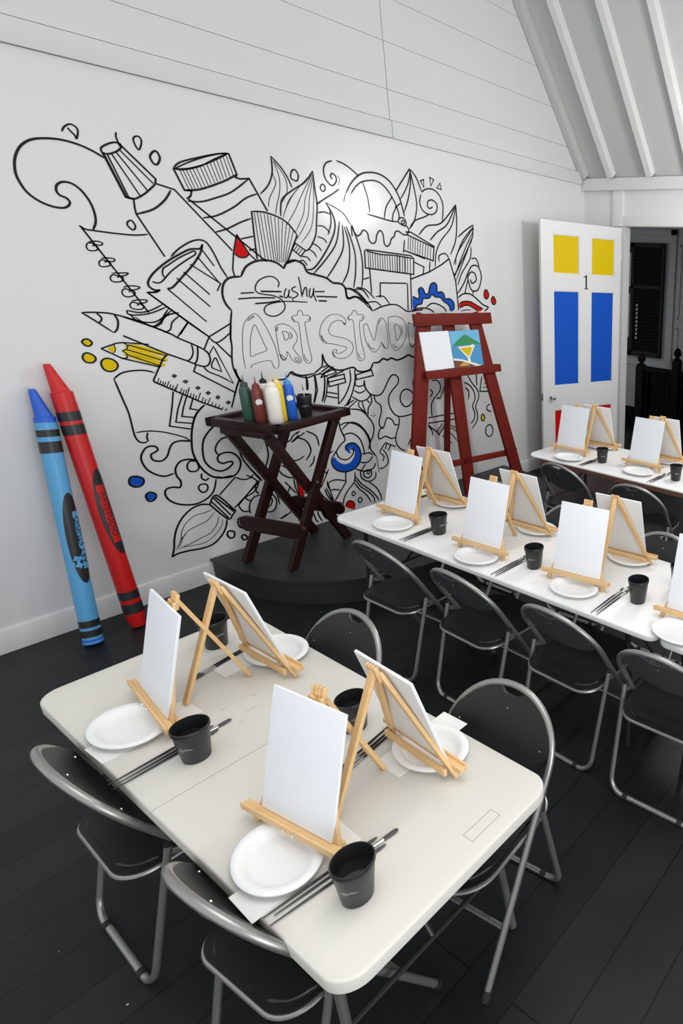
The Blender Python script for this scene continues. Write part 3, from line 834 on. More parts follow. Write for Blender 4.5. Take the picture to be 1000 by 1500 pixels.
S 12.0 2936,983 3004,994 3088,961 3156,887 3189,780 3169,721
S 12.1 2954,890 3029,897 3098,836 3125,743 3128,680
S 12.4 2932,1048 2938,952 2967,853 2919,812 2827,712
F blue 2967,753 2965,790 2993,809 3043,805 3082,759 3095,687 3070,617 3013,575 2936,569 2866,599 2831,651 2826,706 2858,717 2882,675 2933,638 2990,643 3026,678 3039,725 3030,758 3006,769 2997,747 3006,720 2983,731
S 12.7 2967,753 2965,790 2993,809 3043,805 3082,759 3095,687 3070,617 3013,575 2936,569 2866,599 2831,651 2826,706
F cream 2868,763 2890,702 2935,656 2992,658 3024,681 3042,722 3032,724 3000,687 2950,675 2915,689 2891,715 2877,773
S 11.9 2875,774 2893,709 2950,674 3002,690 3030,729 3024,756 3001,758
L 12.3 3106,691 3171,689 3208,662
S 13.1 3077,622 3148,605 3207,649
S 13.1 3026,572 3112,531 3193,536 3226,580
S 12.6 3343,748 3294,694 3277,665
L 12.0 3343,748 3382,721 3443,688
L 11.9 3356,739 3335,685
L 12.0 3395,711 3361,666
S 11.9 3308,691 3343,631 3348,551 3287,513 3261,526
S 11.9 3277,665 3314,624 3295,577
L 7.3 3241,648 3249,483
S 12.9 3689,1200 3696,1269 3737,1309
S 12.4 3072,547 3075,477 3141,425 3204,443 3217,499
S 12.4 3105,527 3100,488 3139,460 3172,481 3171,522 3142,535 3105,527
S 10.2 3131,521 3140,495 3157,508 3147,528 3131,521
S 11.6 3071,536 3125,592
L 12.7 2936,565 2924,472 2911,458 2800,326
L 11.1 2769,509 2800,326
S 11.9 2769,509 2819,523 2873,511 2920,490
S 11.9 2776,440 2819,439 2866,418
S 12.1 3020,549 3003,462 2937,400 2895,343 2876,280
S 12.5 3020,503 3068,421 3143,341 3196,266 3215,218
S 11.8 3011,483 3054,402 3118,337 3170,262 3170,207
S 11.7 3001,451 3040,382 3102,306 3141,222
S 12.0 3140,419 3205,348 3240,265 3240,216
F red 2896,256 2912,292 2941,298 2973,273 2979,230 2970,206
S 11.5 2896,256 2912,292 2941,298 2973,273 2979,230
S 11.5 2968,356 2978,374 2991,370 2997,350 2984,336 2970,342 2968,356
S 11.7 3017,280 3029,300 3050,291 3051,267 3035,252 3022,261 3017,280
L 11.0 2707,487 2791,629
S 11.1 2748,476 2778,378 2793,328
S 11.1 2736,468 2750,408 2784,342
S 13.5 3904,1246 3955,1246 3995,1205 3990,1145 3925,1081 3885,1038 3872,980 3872,900
S 13.4 3869,1173 3901,1133 3869,1095
L 12.9 3939,1073 3956,1065 3964,1076 3982,1061 4062,1203 4113,1086 4138,1113
L 13.0 3828,895 4159,890
L 13.0 3823,841 4154,827
S 14.4 4293,1188 4363,1148 4416,1077 4427,997 4388,925 4416,841 4386,767 4351,747
S 14.5 4339,1264 4397,1169 4467,1083 4478,1003 4430,918 4450,836 4436,758 4363,684
S 14.3 4305,1130 4350,1085 4336,998
L 13.6 4461,1251 4462,1136
L 13.8 4535,1217 4499,1066 4611,1051
L 8.5 4556,1137 4608,1144
L 8.6 4544,1099 4611,1104
S 14.1 4650,823 4590,853 4592,893 4638,913
S 14.0 4498,781 4508,813 4534,808 4550,772 4530,744 4508,752 4498,781
F yellow 4503,780 4513,807 4531,804 4543,773 4529,751 4512,756
S 14.2 4553,628 4570,673 4624,681 4657,629 4644,569 4598,553 4561,585 4553,628
L 12.9 3821,823 3916,737 3949,693
L 13.0 3908,732 3990,811
L 13.0 3935,702 4026,786
L 8.0 3922,717 4012,797
S 9.2 4025,780 4109,764 4169,721
S 9.2 4023,748 4107,739 4173,674
S 9.2 4013,725 4087,691 4166,584
S 9.2 3996,709 4037,649 4094,579
S 9.1 3980,693 4006,643 4019,614
S 13.6 3821,817 3859,760 3862,710
S 12.9 3687,1231 3700,1287 3735,1306
S 12.4 3575,670 3615,728 3601,653
S 13.4 3231,2803 3285,2884 3363,2954 3447,2984 3548,2985 3639,2941 3707,2849 3737,2757 3750,2685
S 12.1 3270,2801 3326,2868 3393,2911 3505,2930 3585,2895 3653,2811 3693,2720 3696,2655
S 7.1 3205,2734 3215,2772 3231,2803
S 9.9 3384,2905 3415,2797 3423,2683
S 12.3 3396,2670 3510,2653 3605,2639 3684,2638
S 11.9 3684,2638 3708,2673 3748,2669 3761,2637 3742,2611 3684,2638
S 11.2 3714,2638 3730,2656 3746,2644 3731,2623 3714,2638
S 12.3 3753,2620 3781,2590 3766,2547 3724,2540 3676,2564 3645,2553 3631,2520 3598,2493 3584,2459 3552,2433 3529,2456 3524,2528 3498,2554 3465,2515 3450,2466 3419,2448 3390,2470 3382,2524 3348,2545 3317,2511 3288,2497 3264,2522 3253,2567
S 10.9 3551,2649 3577,2739 3634,2816 3646,2833
S 11.1 3624,2632 3641,2698 3664,2733 3678,2766
L 11.1 3666,2749 3720,2787
L 12.4 3842,3073 3691,2886
S 12.6 3842,3073 3842,2978 3808,2846 3754,2726
S 11.1 3851,3067 3808,2942 3724,2819
S 12.7 3851,3067 3907,3004 3950,2904
S 11.4 3849,3043 3876,2903 3886,2790 3853,2671 3792,2590
L 10.0 3944,2993 3978,3009 3976,2944 3944,2993
L 10.0 3944,2993 3978,3009 3976,2944 3944,2993
L 10.1 4046,3037 4088,3022 4050,2967 4046,3037
L 10.3 4154,3006 4165,2954 4116,2959 4154,3006
S 12.4 3950,2904 3997,2935 4074,2942 4138,2903 4172,2822 4153,2682
S 12.4 3938,2886 3920,2810 3957,2748 4032,2731 4091,2762 4104,2823 4055,2854 4009,2837 4001,2795 4026,2781 4057,2801
S 12.2 3792,2590 3852,2662 3964,2707 4010,2733
L 13.0 3747,2562 3800,2566 4041,2464 4019,2339 3721,2410
L 13.1 3756,2543 3900,2498 4036,2455
L 6.2 3774,2522 3759,2421
L 6.2 3795,2519 3779,2410
L 6.2 3820,2514 3802,2403
L 6.3 3844,2506 3827,2394
L 6.3 3869,2496 3852,2385
L 6.3 3895,2489 3875,2376
L 6.3 3922,2481 3902,2367
L 6.4 3950,2472 3930,2358
L 6.4 3976,2463 3956,2351
L 6.4 4004,2457 3987,2343
L 11.9 3983,2329 3969,2249
L 11.7 3930,2353 3803,2389
L 11.8 3806,2321 3912,2282 3894,2211
S 13.3 3883,2548 3979,2632 4141,2673 4321,2848
S 13.5 4001,2514 4087,2590 4210,2670 4321,2848
S 13.8 4321,2848 4321,2698 4295,2535 4224,2404
S 12.1 4319,2831 4257,2657 4127,2523 4060,2412 4037,2287
S 14.0 4322,2564 4427,2636 4521,2690
S 14.1 4521,2690 4499,2568 4412,2432 4272,2240 4247,2239
S 12.5 4519,2671 4369,2522 4253,2314
S 11.7 4519,2662 4311,2427 4278,2315
S 11.8 4508,2624 4359,2392 4256,2202
S 11.8 4494,2568 4411,2414 4266,2165
S 12.7 4481,2492 4460,2379 4347,2242 4288,2128
L 13.5 3759,2173 3964,2240 4108,2308 4204,2366
L 14.1 4204,2366 4266,2165 4282,1898
S 12.2 4087,2334 4092,2388 4164,2409 4204,2366
S 13.7 4473,2379 4538,2382 4573,2307
S 14.5 4282,2052 4365,2148 4424,2245 4481,2313 4560,2307 4594,2211 4545,2092 4464,2082 4430,2149 4421,2207 4464,2255 4515,2238 4524,2180 4469,2150 4451,2188
L 12.8 4420,2187 4371,2052
L 13.0 4478,2082 4475,2043
S 13.3 4619,2043 4632,2083 4660,2087 4685,2043 4663,2003 4630,2009 4619,2043
F red 4624,2043 4637,2079 4660,2081 4680,2043 4661,2009 4633,2015
S 13.5 4716,1983 4729,2017 4752,2021 4779,1976 4759,1945 4731,1952 4716,1983
F red 4721,1983 4735,2013 4752,2015 4773,1976 4757,1952 4734,1958
L 12.6 3338,2391 3330,2252 3796,2214 3809,2347 3780,2371 3348,2396
S 11.1 3347,2388 3476,2367 3634,2364 3798,2347
L 5.8 3369,2386 3360,2250
L 6.7 3387,2384 3378,2249
L 5.9 3409,2381 3401,2246
L 5.9 3432,2377 3423,2244
L 6.8 3454,2375 3446,2241
L 6.0 3477,2373 3469,2239
L 6.0 3500,2371 3492,2236
L 6.0 3523,2369 3513,2234
L 6.0 3546,2369 3537,2233
L 7.8 3570,2367 3561,2230
L 6.1 3594,2366 3585,2229
L 6.1 3618,2366 3609,2227
L 9.9 3642,2366 3631,2226
L 11.4 3667,2365 3655,2223
L 6.2 3695,2363 3684,2222
L 11.5 3720,2363 3709,2220
L 6.2 3747,2361 3734,2219
L 6.3 3774,2359 3764,2216
L 12.3 3367,2245 3362,2049
L 12.4 3763,2213 3743,1908
L 11.7 3723,2137 3706,1909
L 12.0 3439,2015 3453,2136 3713,2137
L 11.4 3730,2494 3709,2393
S 10.5 3244,2566 3243,2490
S 10.9 3301,2162 3355,2177
S 12.2 3354,1907 3467,1947 3589,1955 3688,1900 3742,1899
S 11.4 3127,2096 3146,2016 3210,2024 3287,1974
S 11.5 3156,2093 3233,2064 3315,1974 3354,1907
S 11.6 3228,2097 3309,2081 3386,2007
S 11.1 3296,1974 3392,1982 3446,1939
S 11.2 3397,2024 3475,2024 3528,1955
S 11.0 3287,1974 3354,1907
L 13.4 3742,1899 3864,1910
F blue 3766,2027 3823,2005 3837,2037 3833,2080 3859,2102 3885,2091 3902,2054 3935,2048 3962,2114 3985,2141 4020,2145 4041,2120 4041,2065 4090,2066 4117,2043 4128,2004 4179,2004 4221,1975 4230,1935 4215,1895 4177,1892 4173,1930 4146,1959 4104,1982 4072,2015 4016,2021 3976,2043 3953,2016 3917,2007 3877,2005 3856,1962 3811,1951 3778,1919 3758,1909
S 13.7 3766,2027 3823,2005 3837,2037 3833,2080 3859,2102 3885,2091 3902,2054 3935,2048 3962,2114 3985,2141 4020,2145 4041,2120 4041,2065 4090,2066 4117,2043 4128,2004 4179,2004 4221,1975 4230,1935 4215,1895
S 12.9 4177,1892 4173,1930 4146,1959 4104,1982 4072,2015 4016,2021 3976,2043 3953,2016 3917,2007 3877,2005 3856,1962 3811,1951 3778,1919
S 12.8 3746,1893 3801,1919 3882,1923 3949,1906 3989,1880
S 13.0 3903,1928 3968,1963 4038,1954 4106,1920 4132,1885
S 14.7 4285,2015 4356,2050 4449,2044 4542,1985 4605,1942 4670,1917 4617,1881
F red 4296,1963 4358,1978 4436,1974 4506,1943 4582,1906 4568,1882 4527,1883 4472,1914 4410,1939 4355,1939 4297,1917
S 13.8 4296,1963 4358,1978 4436,1974 4506,1943 4602,1900
S 13.8 4300,1917 4355,1939 4410,1939 4472,1914 4527,1883
S 9.0 4313,1887 4376,1898 4439,1894
S 12.6 2788,1435 2696,1430 2642,1445 2609,1467 2577,1436 2547,1417 2459,1418
S 11.6 2711,1433 2721,1390 2721,1350 2715,1312
S 11.8 2782,1429 2781,1343 2771,1278 2747,1208
S 11.9 2866,1426 2856,1334 2838,1249 2814,1205
S 11.2 2315,1046 2335,984 2345,865 2312,767
S 10.9 2459,926 2516,934 2547,968 2589,993
S 10.8 2525,992 2470,957 2444,909
S 11.9 2654,988 2726,932 2741,846
S 10.4 2603,997 2574,976
S 11.4 2637,687 2675,720 2690,773
L 10.0 2369,1016 2344,917
S 10.4 2430,614 2461,564 2502,496
S 10.4 2404,525 2442,527 2461,564
S 10.9 2321,630 2356,538 2365,438
S 10.8 2575,446 2623,403 2665,405
S 11.0 2670,535 2698,439 2745,366 2798,328
S 10.5 2179,821 2224,745 2270,666
S 10.5 2165,738 2208,705 2238,653 2200,597 2138,571
S 10.9 2345,692 2377,638 2394,541 2448,408
S 10.5 2502,627 2503,557 2521,457
S 10.7 2587,605 2593,532 2567,468
S 11.6 2762,799 2792,756 2854,778
S 11.6 2781,590 2740,637 2729,688
S 11.1 2784,442 2766,484 2767,533
S 11.3 2948,939 3029,990 3113,956 3179,858 3197,791"""
mural = thing('mural', 'black line doodle mural of art supplies with ART STUDIO lettering on white wall', 'mural', (3.3, YW, 0))
logo = []
def wallp(off): return lambda x, z: (x - 3.3, off, z)
bms = {}; grp = 'outline'
for ln in MURAL.strip().split('\n'):
    tk = ln.split()
    if tk[0] == 'G': grp = tk[1]; continue
    P = [tuple(float(v) / 1000 for v in a.split(',')) for a in tk[2:]]
    if tk[0] == 'F':
        b = bmesh.new()
        Q = catmull(P, True, 3)
        vs = [b.verts.new(wallp(-0.0017 if tk[1] == 'cream' else -0.0012)(x, z)) for x, z in Q]
        try: b.faces.new(vs)
        except Exception: pass
        pt = new_obj(tk[1] + '_paint', b, M[tk[1]], mural, smooth=False); pt['label'] = tk[1] + ' painted shape'
        continue
    wd = float(tk[1]) / 1000
    closed = P[0] == P[-1] and len(P) > 2
    if tk[0] == 'S' and len(P) > 2: Q = catmull(P, closed, 5)
    else:
        Q = P[:-1] if closed else P
    b = bms.setdefault(grp, bmesh.new())
    ribbon(b, Q, wd, wallp(-0.0022), closed, tk[0] == 'S')
    if grp == 'script': logo.append((Q, wd, closed))
for k, b in bms.items():
    if k in ('outline', 'script', 'letters'): new_obj({'outline': 'black_outline', 'script': 'script_lettering', 'letters': 'art_studio_lettering'}[k], b, M['ink'], mural, smooth=False)
lx = [p[0] for q, _, _ in logo for p in q]; lz = [p[1] for q, _, _ in logo for p in q]
LCX, LCZ, LW = (min(lx) + max(lx)) / 2, (min(lz) + max(lz)) / 2, max(lx) - min(lx)

# ------------------------------------------------------------------ round stage
cx, AA, BB, EX = 3.30, 1.48, 1.37, 2.6
poly = [(cx + AA, YW - 0.02)]
for k in range(0, 61):
    a = -pi * k / 60
    poly.append((cx + AA * math.copysign(abs(cos(a)) ** (2 / EX), cos(a)), YW - 0.02 - BB * abs(sin(a)) ** (2 / EX)))
poly = [poly[i] for i in range(len(poly)) if i == 0 or math.dist(poly[i], poly[i - 1]) > 1e-4]
t = thing('round_stage', 'low black rounded stage platform against the mural wall', 'stage', (cx, YW - 0.02, 0))
lp = [(x - cx, y - YW + 0.02) for x, y in poly]
bm = bmesh.new(); prism(bm, lp, 0.165, 0.183); new_obj('stage_top', bm, M['stage'], t)
bm = bmesh.new(); prism(bm, [(x * .992, y * .992) for x, y in lp], 0.0, 0.165); new_obj('stage_skirt', bm, M['stage'], t)
ZS = 0.183

# ------------------------------------------------------------------ folding serving table on the stage
ty = radians(17)
t = thing('tray_table', 'tall dark mahogany folding tray table standing on the black stage', 'table', (2.31, 4.495, ZS), ty)
ax0, ax1, bx0, bx1 = -0.36, 0.30, -0.32, 0.262
ZT = 1.26 - ZS
bm = bmesh.new()
for (a0, b0, a1, b1) in ((ax0, bx0, ax1, bx0 + .055), (ax0, bx1 - .055, ax1, bx1), (ax0, bx0, ax0 + .055, bx1), (ax1 - .055, bx0, ax1, bx1)):
    box(bm, (a0, b0, ZT - 0.058), (a1, b1, ZT), 0.006)
new_obj('tray_rim', bm, M['mahog'], t)
bm = bmesh.new(); box(bm, (ax0 + .05, bx0 + .05, ZT - 0.045), (ax1 - .05, bx1 - .05, ZT - 0.028)); new_obj('tray_surface', bm, M['tray_in'], t)
for bb in (-0.215, 0.175):
    bm = bmesh.new(); bar(bm, (-0.335, bb, 0), (0.26, bb, ZT - 0.058), 0.036, 0.066, (1, 0, 0)); new_obj('leg', bm, M['mahog'], t)
for bb in (-0.175, 0.135):
    bm = bmesh.new(); bar(bm, (0.27, bb, 0), (-0.33, bb, ZT - 0.058), 0.036, 0.062, (1, 0, 0)); new_obj('leg', bm, M['mahog'], t)
def slat(bm, p0, p1, h=0.085, th=0.02):
    p0 = Vector(p0); p1 = Vector(p1); d = p1 - p0; L = d.length; ang = math.atan2(d.y, d.x)
    poly = rrect(-0.0, -h / 2, L, h / 2, (h * .45,) * 4, 5)
    b2 = bmesh.new(); prism(b2, poly, -th / 2, th / 2)
    m = Matrix.Translation(p0) @ Matrix.Rotation(ang, 4, 'Z') @ Matrix.Rotation(radians(90), 4, 'X')
    for v in b2.verts: v.co = m @ v.co
    tmp = bpy.data.meshes.new('tmp'); b2.to_mesh(tmp); b2.free(); bm.from_mesh(tmp); bpy.data.meshes.remove(tmp)
bm = bmesh.new(); slat(bm, (-0.235, 0.275, 0.265), (-0.235, -0.285, 0.265), 0.115, 0.022); new_obj('stretcher', bm, M['mahog'], t)
bm = bmesh.new(); slat(bm, (0.185, 0.23, 0.29), (0.185, -0.25, 0.29), 0.10); new_obj('stretcher', bm, M['mahog'], t)
bm = bmesh.new(); box(bm, (-0.36, -0.20, ZT - .10), (-0.30, 0.155, ZT - 0.058), 0.006); new_obj('top_cleat', bm, M['mahog'], t)
bm = bmesh.new(); box(bm, (0.23, -0.24, ZT - .10), (0.285, 0.2, ZT - 0.058), 0.006); new_obj('top_cleat', bm, M['mahog'], t)
bm = bmesh.new()
for bb in (-0.225,): tube(bm, [(-0.02, bb - .015, 0.575), (-0.02, bb + .01, 0.575)], 0.008, 10)
new_obj('pivot_bolt', bm, M['screw'], t)

# paint bottles on the tray
ZB = ZS + ZT - 0.028
def bottle(name, label, x, y, body, cap, nozzle, ht=0.19, r=0.034, sticker=False, tint=None):
    t = thing(name, label, 'bottle', (x, y, ZB), random.uniform(-.5, .5), 'paint bottles on the tray table')
    b = bmesh.new(); lathe(b, [(0, 0), (r * .9, 0), (r, .006), (r, ht - .02), (r * .96, ht - .008), (r * .80, ht + .008), (r * .55, ht + .016), (0, ht + .016)], 28); new_obj('bottle_body', b, body, t)
    b = bmesh.new(); lathe(b, [(0, ht + .012), (r * .66, ht + .012), (r * .66, ht + .030), (r * .45, ht + .038), (r * .16, ht + .048), (0, ht + .048)], 20); new_obj('bottle_cap', b, cap, t)
    b = bmesh.new(); lathe(b, [(0, ht + .044), (.0042, ht + .044), (.002, ht + .088), (0, ht + .088)], 10); new_obj('nozzle', b, nozzle, t)
    if sticker:
        b = bmesh.new(); rr = r + .0012
        c0 = math.atan2(-y, -x) - t.rotation_euler.z + 0.1
        for_pts = []
        c = b.verts.new((rr * cos(c0), rr * sin(c0), ht * .66)); rings = []
        for f in (.25, .5, .75, 1.0):
            ring = []
            for k in range(20):
                a = 2 * pi * k / 20; q = f * 0.021 * (1 - 0.35 * (k in (15, 16)))
                th = c0 + q * cos(a) / rr; ring.append(b.verts.new((rr * cos(th), rr * sin(th), ht * .66 + q * sin(a))))
            rings.append(ring)
        for k in range(20): b.faces.new((c, rings[0][k], rings[0][(k + 1) % 20]))
        for r0, r1 in zip(rings, rings[1:]):
            for k in range(20): b.faces.new((r0[k], r0[(k + 1) % 20], r1[(k + 1) % 20], r1[k]))
        new_obj('round_sticker', b, M['print'], t)
bottle('paint_bottle', 'dark green squeeze paint bottle, leftmost of the bottle cluster on the tray', 2.065, 4.43, M['b_green'], M['b_cap'], M['b_cap'], 0.232)
bottle('paint_bottle', 'brown squeeze paint bottle with white sticker beside the green bottle', 2.10, 4.352, M['b_brown'], M['b_brown'], M['b_brown'], 0.228, sticker=True)
bottle('paint_bottle', 'white squeeze paint bottle at the front of the tray cluster', 2.150, 4.262, M['b_white'], M['b_white'], M['b_ycap'], 0.24, 0.042)
bottle('paint_bottle', 'yellow squeeze paint bottle half hidden behind the white bottle', 2.215, 4.318, M['b_yellow'], M['b_ycap'], M['b_ycap'], 0.245, 0.033)
bottle('paint_bottle', 'blue squeeze paint bottle with white sticker, rightmost of the bottle cluster', 2.288, 4.325, M['b_blue'], M['b_bcap'], M['b_blue'], 0.235, sticker=True)
bottle('paint_bottle', 'squeeze bottle with black cap, hidden behind the brown and white bottles', 2.175, 4.405, M['b_white'], M['rubber'], M['rubber'], 0.245, 0.032)

# ------------------------------------------------------------------ cups
def wrap_logo(r0, r1, h, zc, width, ang, parent, m):
    b = bmesh.new(); s = width / LW
    def place(x, z):
        zz = zc + (z - LCZ) * s; rr = r0 + (r1 - r0) * zz / h + 0.0006
        th = ang + (x - LCX) * s / rr
        return (rr * cos(th), rr * sin(th), zz)
    for q, wd, cl in logo: ribbon(b, q, wd * s * 9.0, place, cl)
    return new_obj('printed_logo', b, m, parent, smooth=False)
def make_cup(x, y, z, label, group, r=0.054, h=0.127, logo_ang=None, name='plastic_cup', cat='cup', water=True):
    t = thing(name, label, cat, (x, y, z), 0, group)
    rb = r * 0.72
    b = bmesh.new()
    lathe(b, [(0, 0.002), (rb * .93, 0.0), (rb, 0.003), (r * .955, h - .012), (r, h - .012), (r, h - .002), (r * .985, h), (r * .93, h), (r * .92, h - .012), (rb * .94, 0.006), (0, 0.006)], 40)
    new_obj('cup_body', b, M['cup'], t)
    if water:
        b = bmesh.new(); q = 0.62; lathe(b, [(0, h * q), ((rb + (r * .92 - rb * .94) * q) * 0.965, h * q)], 32); new_obj('rinse_water', b, M['water'], t)
    if logo_ang is not None: wrap_logo(rb, r * .955, h - .012, h * .52, 0.047, logo_ang, t, M['print'])
    return t
make_cup(2.40, 4.35, ZB, 'black cup holding brushes on the mahogany tray', None, 0.052, 0.155, math.atan2(-4.35, -2.40) + 0.1, name='brush_cup', water=False)

# ------------------------------------------------------------------ brushes
def brush_mesh_parts(L=0.30, flat=False):
    hb = bmesh.new(); lathe(hb, [(0, 0), (.0016, 0), (.0030, L * .25), (.0040, L * .52), (.0032, L * .72), (0, L * .72)], 10)
    fb = bmesh.new(); lathe(fb, [(0, L * .70), (.0036, L * .70), (.0040, L * .78), (.0046, L * .86), (0, L * .86)], 12, None, 1.5 if flat else 1, 0.7 if flat else 1)
    bb = bmesh.new(); lathe(bb, [(0, L * .855), (.0044, L * .855), (.0050, L * .92), (.0030 if not flat else .0048, L * .98), (0, L)], 12, None, 1.6 if flat else 1, 0.6 if flat else 1)
    return hb, fb, bb
BR = []
for fl in (False, True):
    t = thing('paintbrush', 'x', 'paintbrush', (0, 0, -5))
    hb, fb, bb = brush_mesh_parts(0.33 if fl else 0.30, fl)
    new_obj('handle', hb, M['brush_black'], t); new_obj('ferrule', fb, M['ferrule'], t); new_obj('bristles', bb, M['bristle'], t)
    BR.append(t)
used = [False, False]
def put_brush(kind, p0, p1, label, group):
    t = BR[kind] if not used[kind] else copy_tree(BR[kind]); used[kind] = True
    p0 = Vector(p0); p1 = Vector(p1); q = (p1 - p0).to_track_quat('Z', 'Y')
    t.location = p0; t.rotation_euler = q.to_euler(); t['label'] = label; t['category'] = 'paintbrush'; t['group'] = group
    return t
for lb, p1, rr_, mm in (('long white-handled brush leaning left in the black tray cup', (2.318, 4.40, .305), .0052, 'print'), ('short thin brush standing upright in the black tray cup', (2.408, 4.362, .225), .0035, 'bristle')):
    t = thing('paintbrush', lb, 'paintbrush', (2.405, 4.352, ZB), 0, 'brushes in the tray cup')
    q1 = Vector(p1) - Vector((2.405, 4.352, 0)); q0 = Vector((0.008, 0, 0.012)); qm = q0.lerp(q1, .8)
    b = bmesh.new(); tube(b, [qm, q1], rr_, 8, radii=[rr_, rr_ * .45]); new_obj('handle', b, M[mm], t)
    b = bmesh.new(); tube(b, [q0, qm], rr_ * .8, 8); new_obj('ferrule', b, M['print'], t)

# ------------------------------------------------------------------ big standing easel
t = thing('standing_easel', 'large red-brown wooden standing easel on the stage before the mural', 'easel', (3.93, 4.36, ZS))
def ep(x, z, off=0.0): return (x - 3.93, (4.33 + .15 * z + off) - 4.36, z - ZS)
def elegs(x1, z1, x0, z0, wd):
    b = bmesh.new(); bar(b, ep(x0, z0), ep(x1, z1), wd, 0.035, (0, -1, 0.15), 0.004); return b
new_obj('leg', elegs(3.685, 1.89, 3.225, ZS + .008, 0.135), M['redwood'], t)
new_obj('leg', elegs(4.235, 1.89, 4.525, ZS + .008, 0.135), M['redwood'], t)
b = bmesh.new(); bar(b, ep(3.89, ZS + .008, 0.03), ep(3.96, 1.89, 0.03), 0.125, 0.03, (0, -1, 0.15), 0.004); new_obj('centre_post', b, M['redwood'], t)
def erail(x0, z0, x1, z1, wd, off, th=0.03):
    b = bmesh.new(); bar(b, ep(x0, z0, off), ep(x1, z1, off), th, wd, (0, 0.15, 1), 0.004); return b
new_obj('top_rail', erail(3.543, 1.845, 4.428, 1.839, 0.105, -0.035), M['redwood'], t)
b = erail(3.553, 1.378, 4.447, 1.362, 0.075, -0.05, 0.022); new_obj('shelf_lip', b, M['redwood'], t)
b = bmesh.new(); bar(b, ep(3.60, 1.398, -0.028), ep(4.42, 1.392, -0.028), 0.03, 0.016, (0, 0.15, 1), 0.003); new_obj('shelf', b, M['redwood'], t)
new_obj('low_rail', erail(3.26, 0.56, 4.575, 0.475, 0.06, 0.03), M['redwood'], t)
b = bmesh.new(); box(b, (-.02, -.03, 0), (.02, .03, 0.04)); b.free()
b = bmesh.new(); bar(b, ep(3.96, 1.75, 0.05), (0.03, 4.81 - 4.36, 0.0), 0.06, 0.03, (1, 0, 0), 0.004); new_obj('rear_leg', b, M['redwood'], t)

def panel_on_easel(xl, xr, zb, zt):
    # four corners on the front plane of the easel; back to front thickness 12 mm
    b = bmesh.new(); P = []
    for off in (-0.0195, -0.0315):
        P.append([b.verts.new(v) for v in (Vector(ep(xl, zb, off)), Vector(ep(xr, zb, off)), Vector(ep(xr, zt, off)), Vector(ep(xl, zt, off)))])
    b.faces.new(P[0][::-1]); b.faces.new(P[1])
    for i in range(4): j = (i + 1) % 4; b.faces.new((P[0][i], P[0][j], P[1][j], P[1][i]))
    return b
EL = (3.93, 4.36, ZS)
o = new_obj('canvas', panel_on_easel(3.580, 3.893, 1.412, 1.742), M['canvas'], None, smooth=False)
o.location = EL; tag(o, 'blank white canvas on the big red-brown easel, left of the painting', 'canvas')
t = thing('cocktail_painting', 'beach painting of green hill and yellow cocktail glass on the big easel', 'painting', EL)
PX0, PX1, PZ0, PZ1 = 3.900, 4.252, 1.405, 1.737
new_obj('canvas_panel', panel_on_easel(PX0, PX1, PZ0, PZ1), M['p_sky'], t, smooth=False)
def pshape(name, pts, m, lay):
    b = bmesh.new(); off = -0.0315 - 0.0006 * lay
    b.faces.new([b.verts.new(ep(PX0 + u * (PX1 - PX0), PZ1 - v * (PZ1 - PZ0), off)) for u, v in pts]); new_obj(name, b, m, t, smooth=False)
pshape('painted_sea', [(0, .40), (1, .40), (1, 1), (0, 1)], M['p_sea'], 1)
pshape('painted_hill', [(.02, .40), (.2, .27), (.45, .12), (.52, .11), (.7, .22), (1, .38), (1, .40)], M['p_green'], 2)
pshape('painted_sand', [(0, .72), (.3, .78), (.65, .90), (.93, 1), (0, 1)], M['cream'], 2)
pshape('painted_bank', [(0, .78), (.25, .82), (.5, .9), (.72, 1), (0, 1)], M['p_brown'], 3)
pshape('painted_shell', [(.33 + .15 * cos(a * pi / 10), .96 + .10 * sin(a * pi / 10)) for a in range(-10, 1)] , M['p_tan'], 4)
pshape('painted_glass', [(.19, .43), (.80, .41), (.55, .75), (.57, .92), (.48, .92), (.47, .75)], M['cream'], 4)
pshape('painted_drink', [(.26, .47), (.72, .45), (.52, .72)], M['yellow'], 5)
pshape('painted_straw', [(.60, .44), (.70, .38), (.73, .40), (.64, .50)], M['cream'], 6)

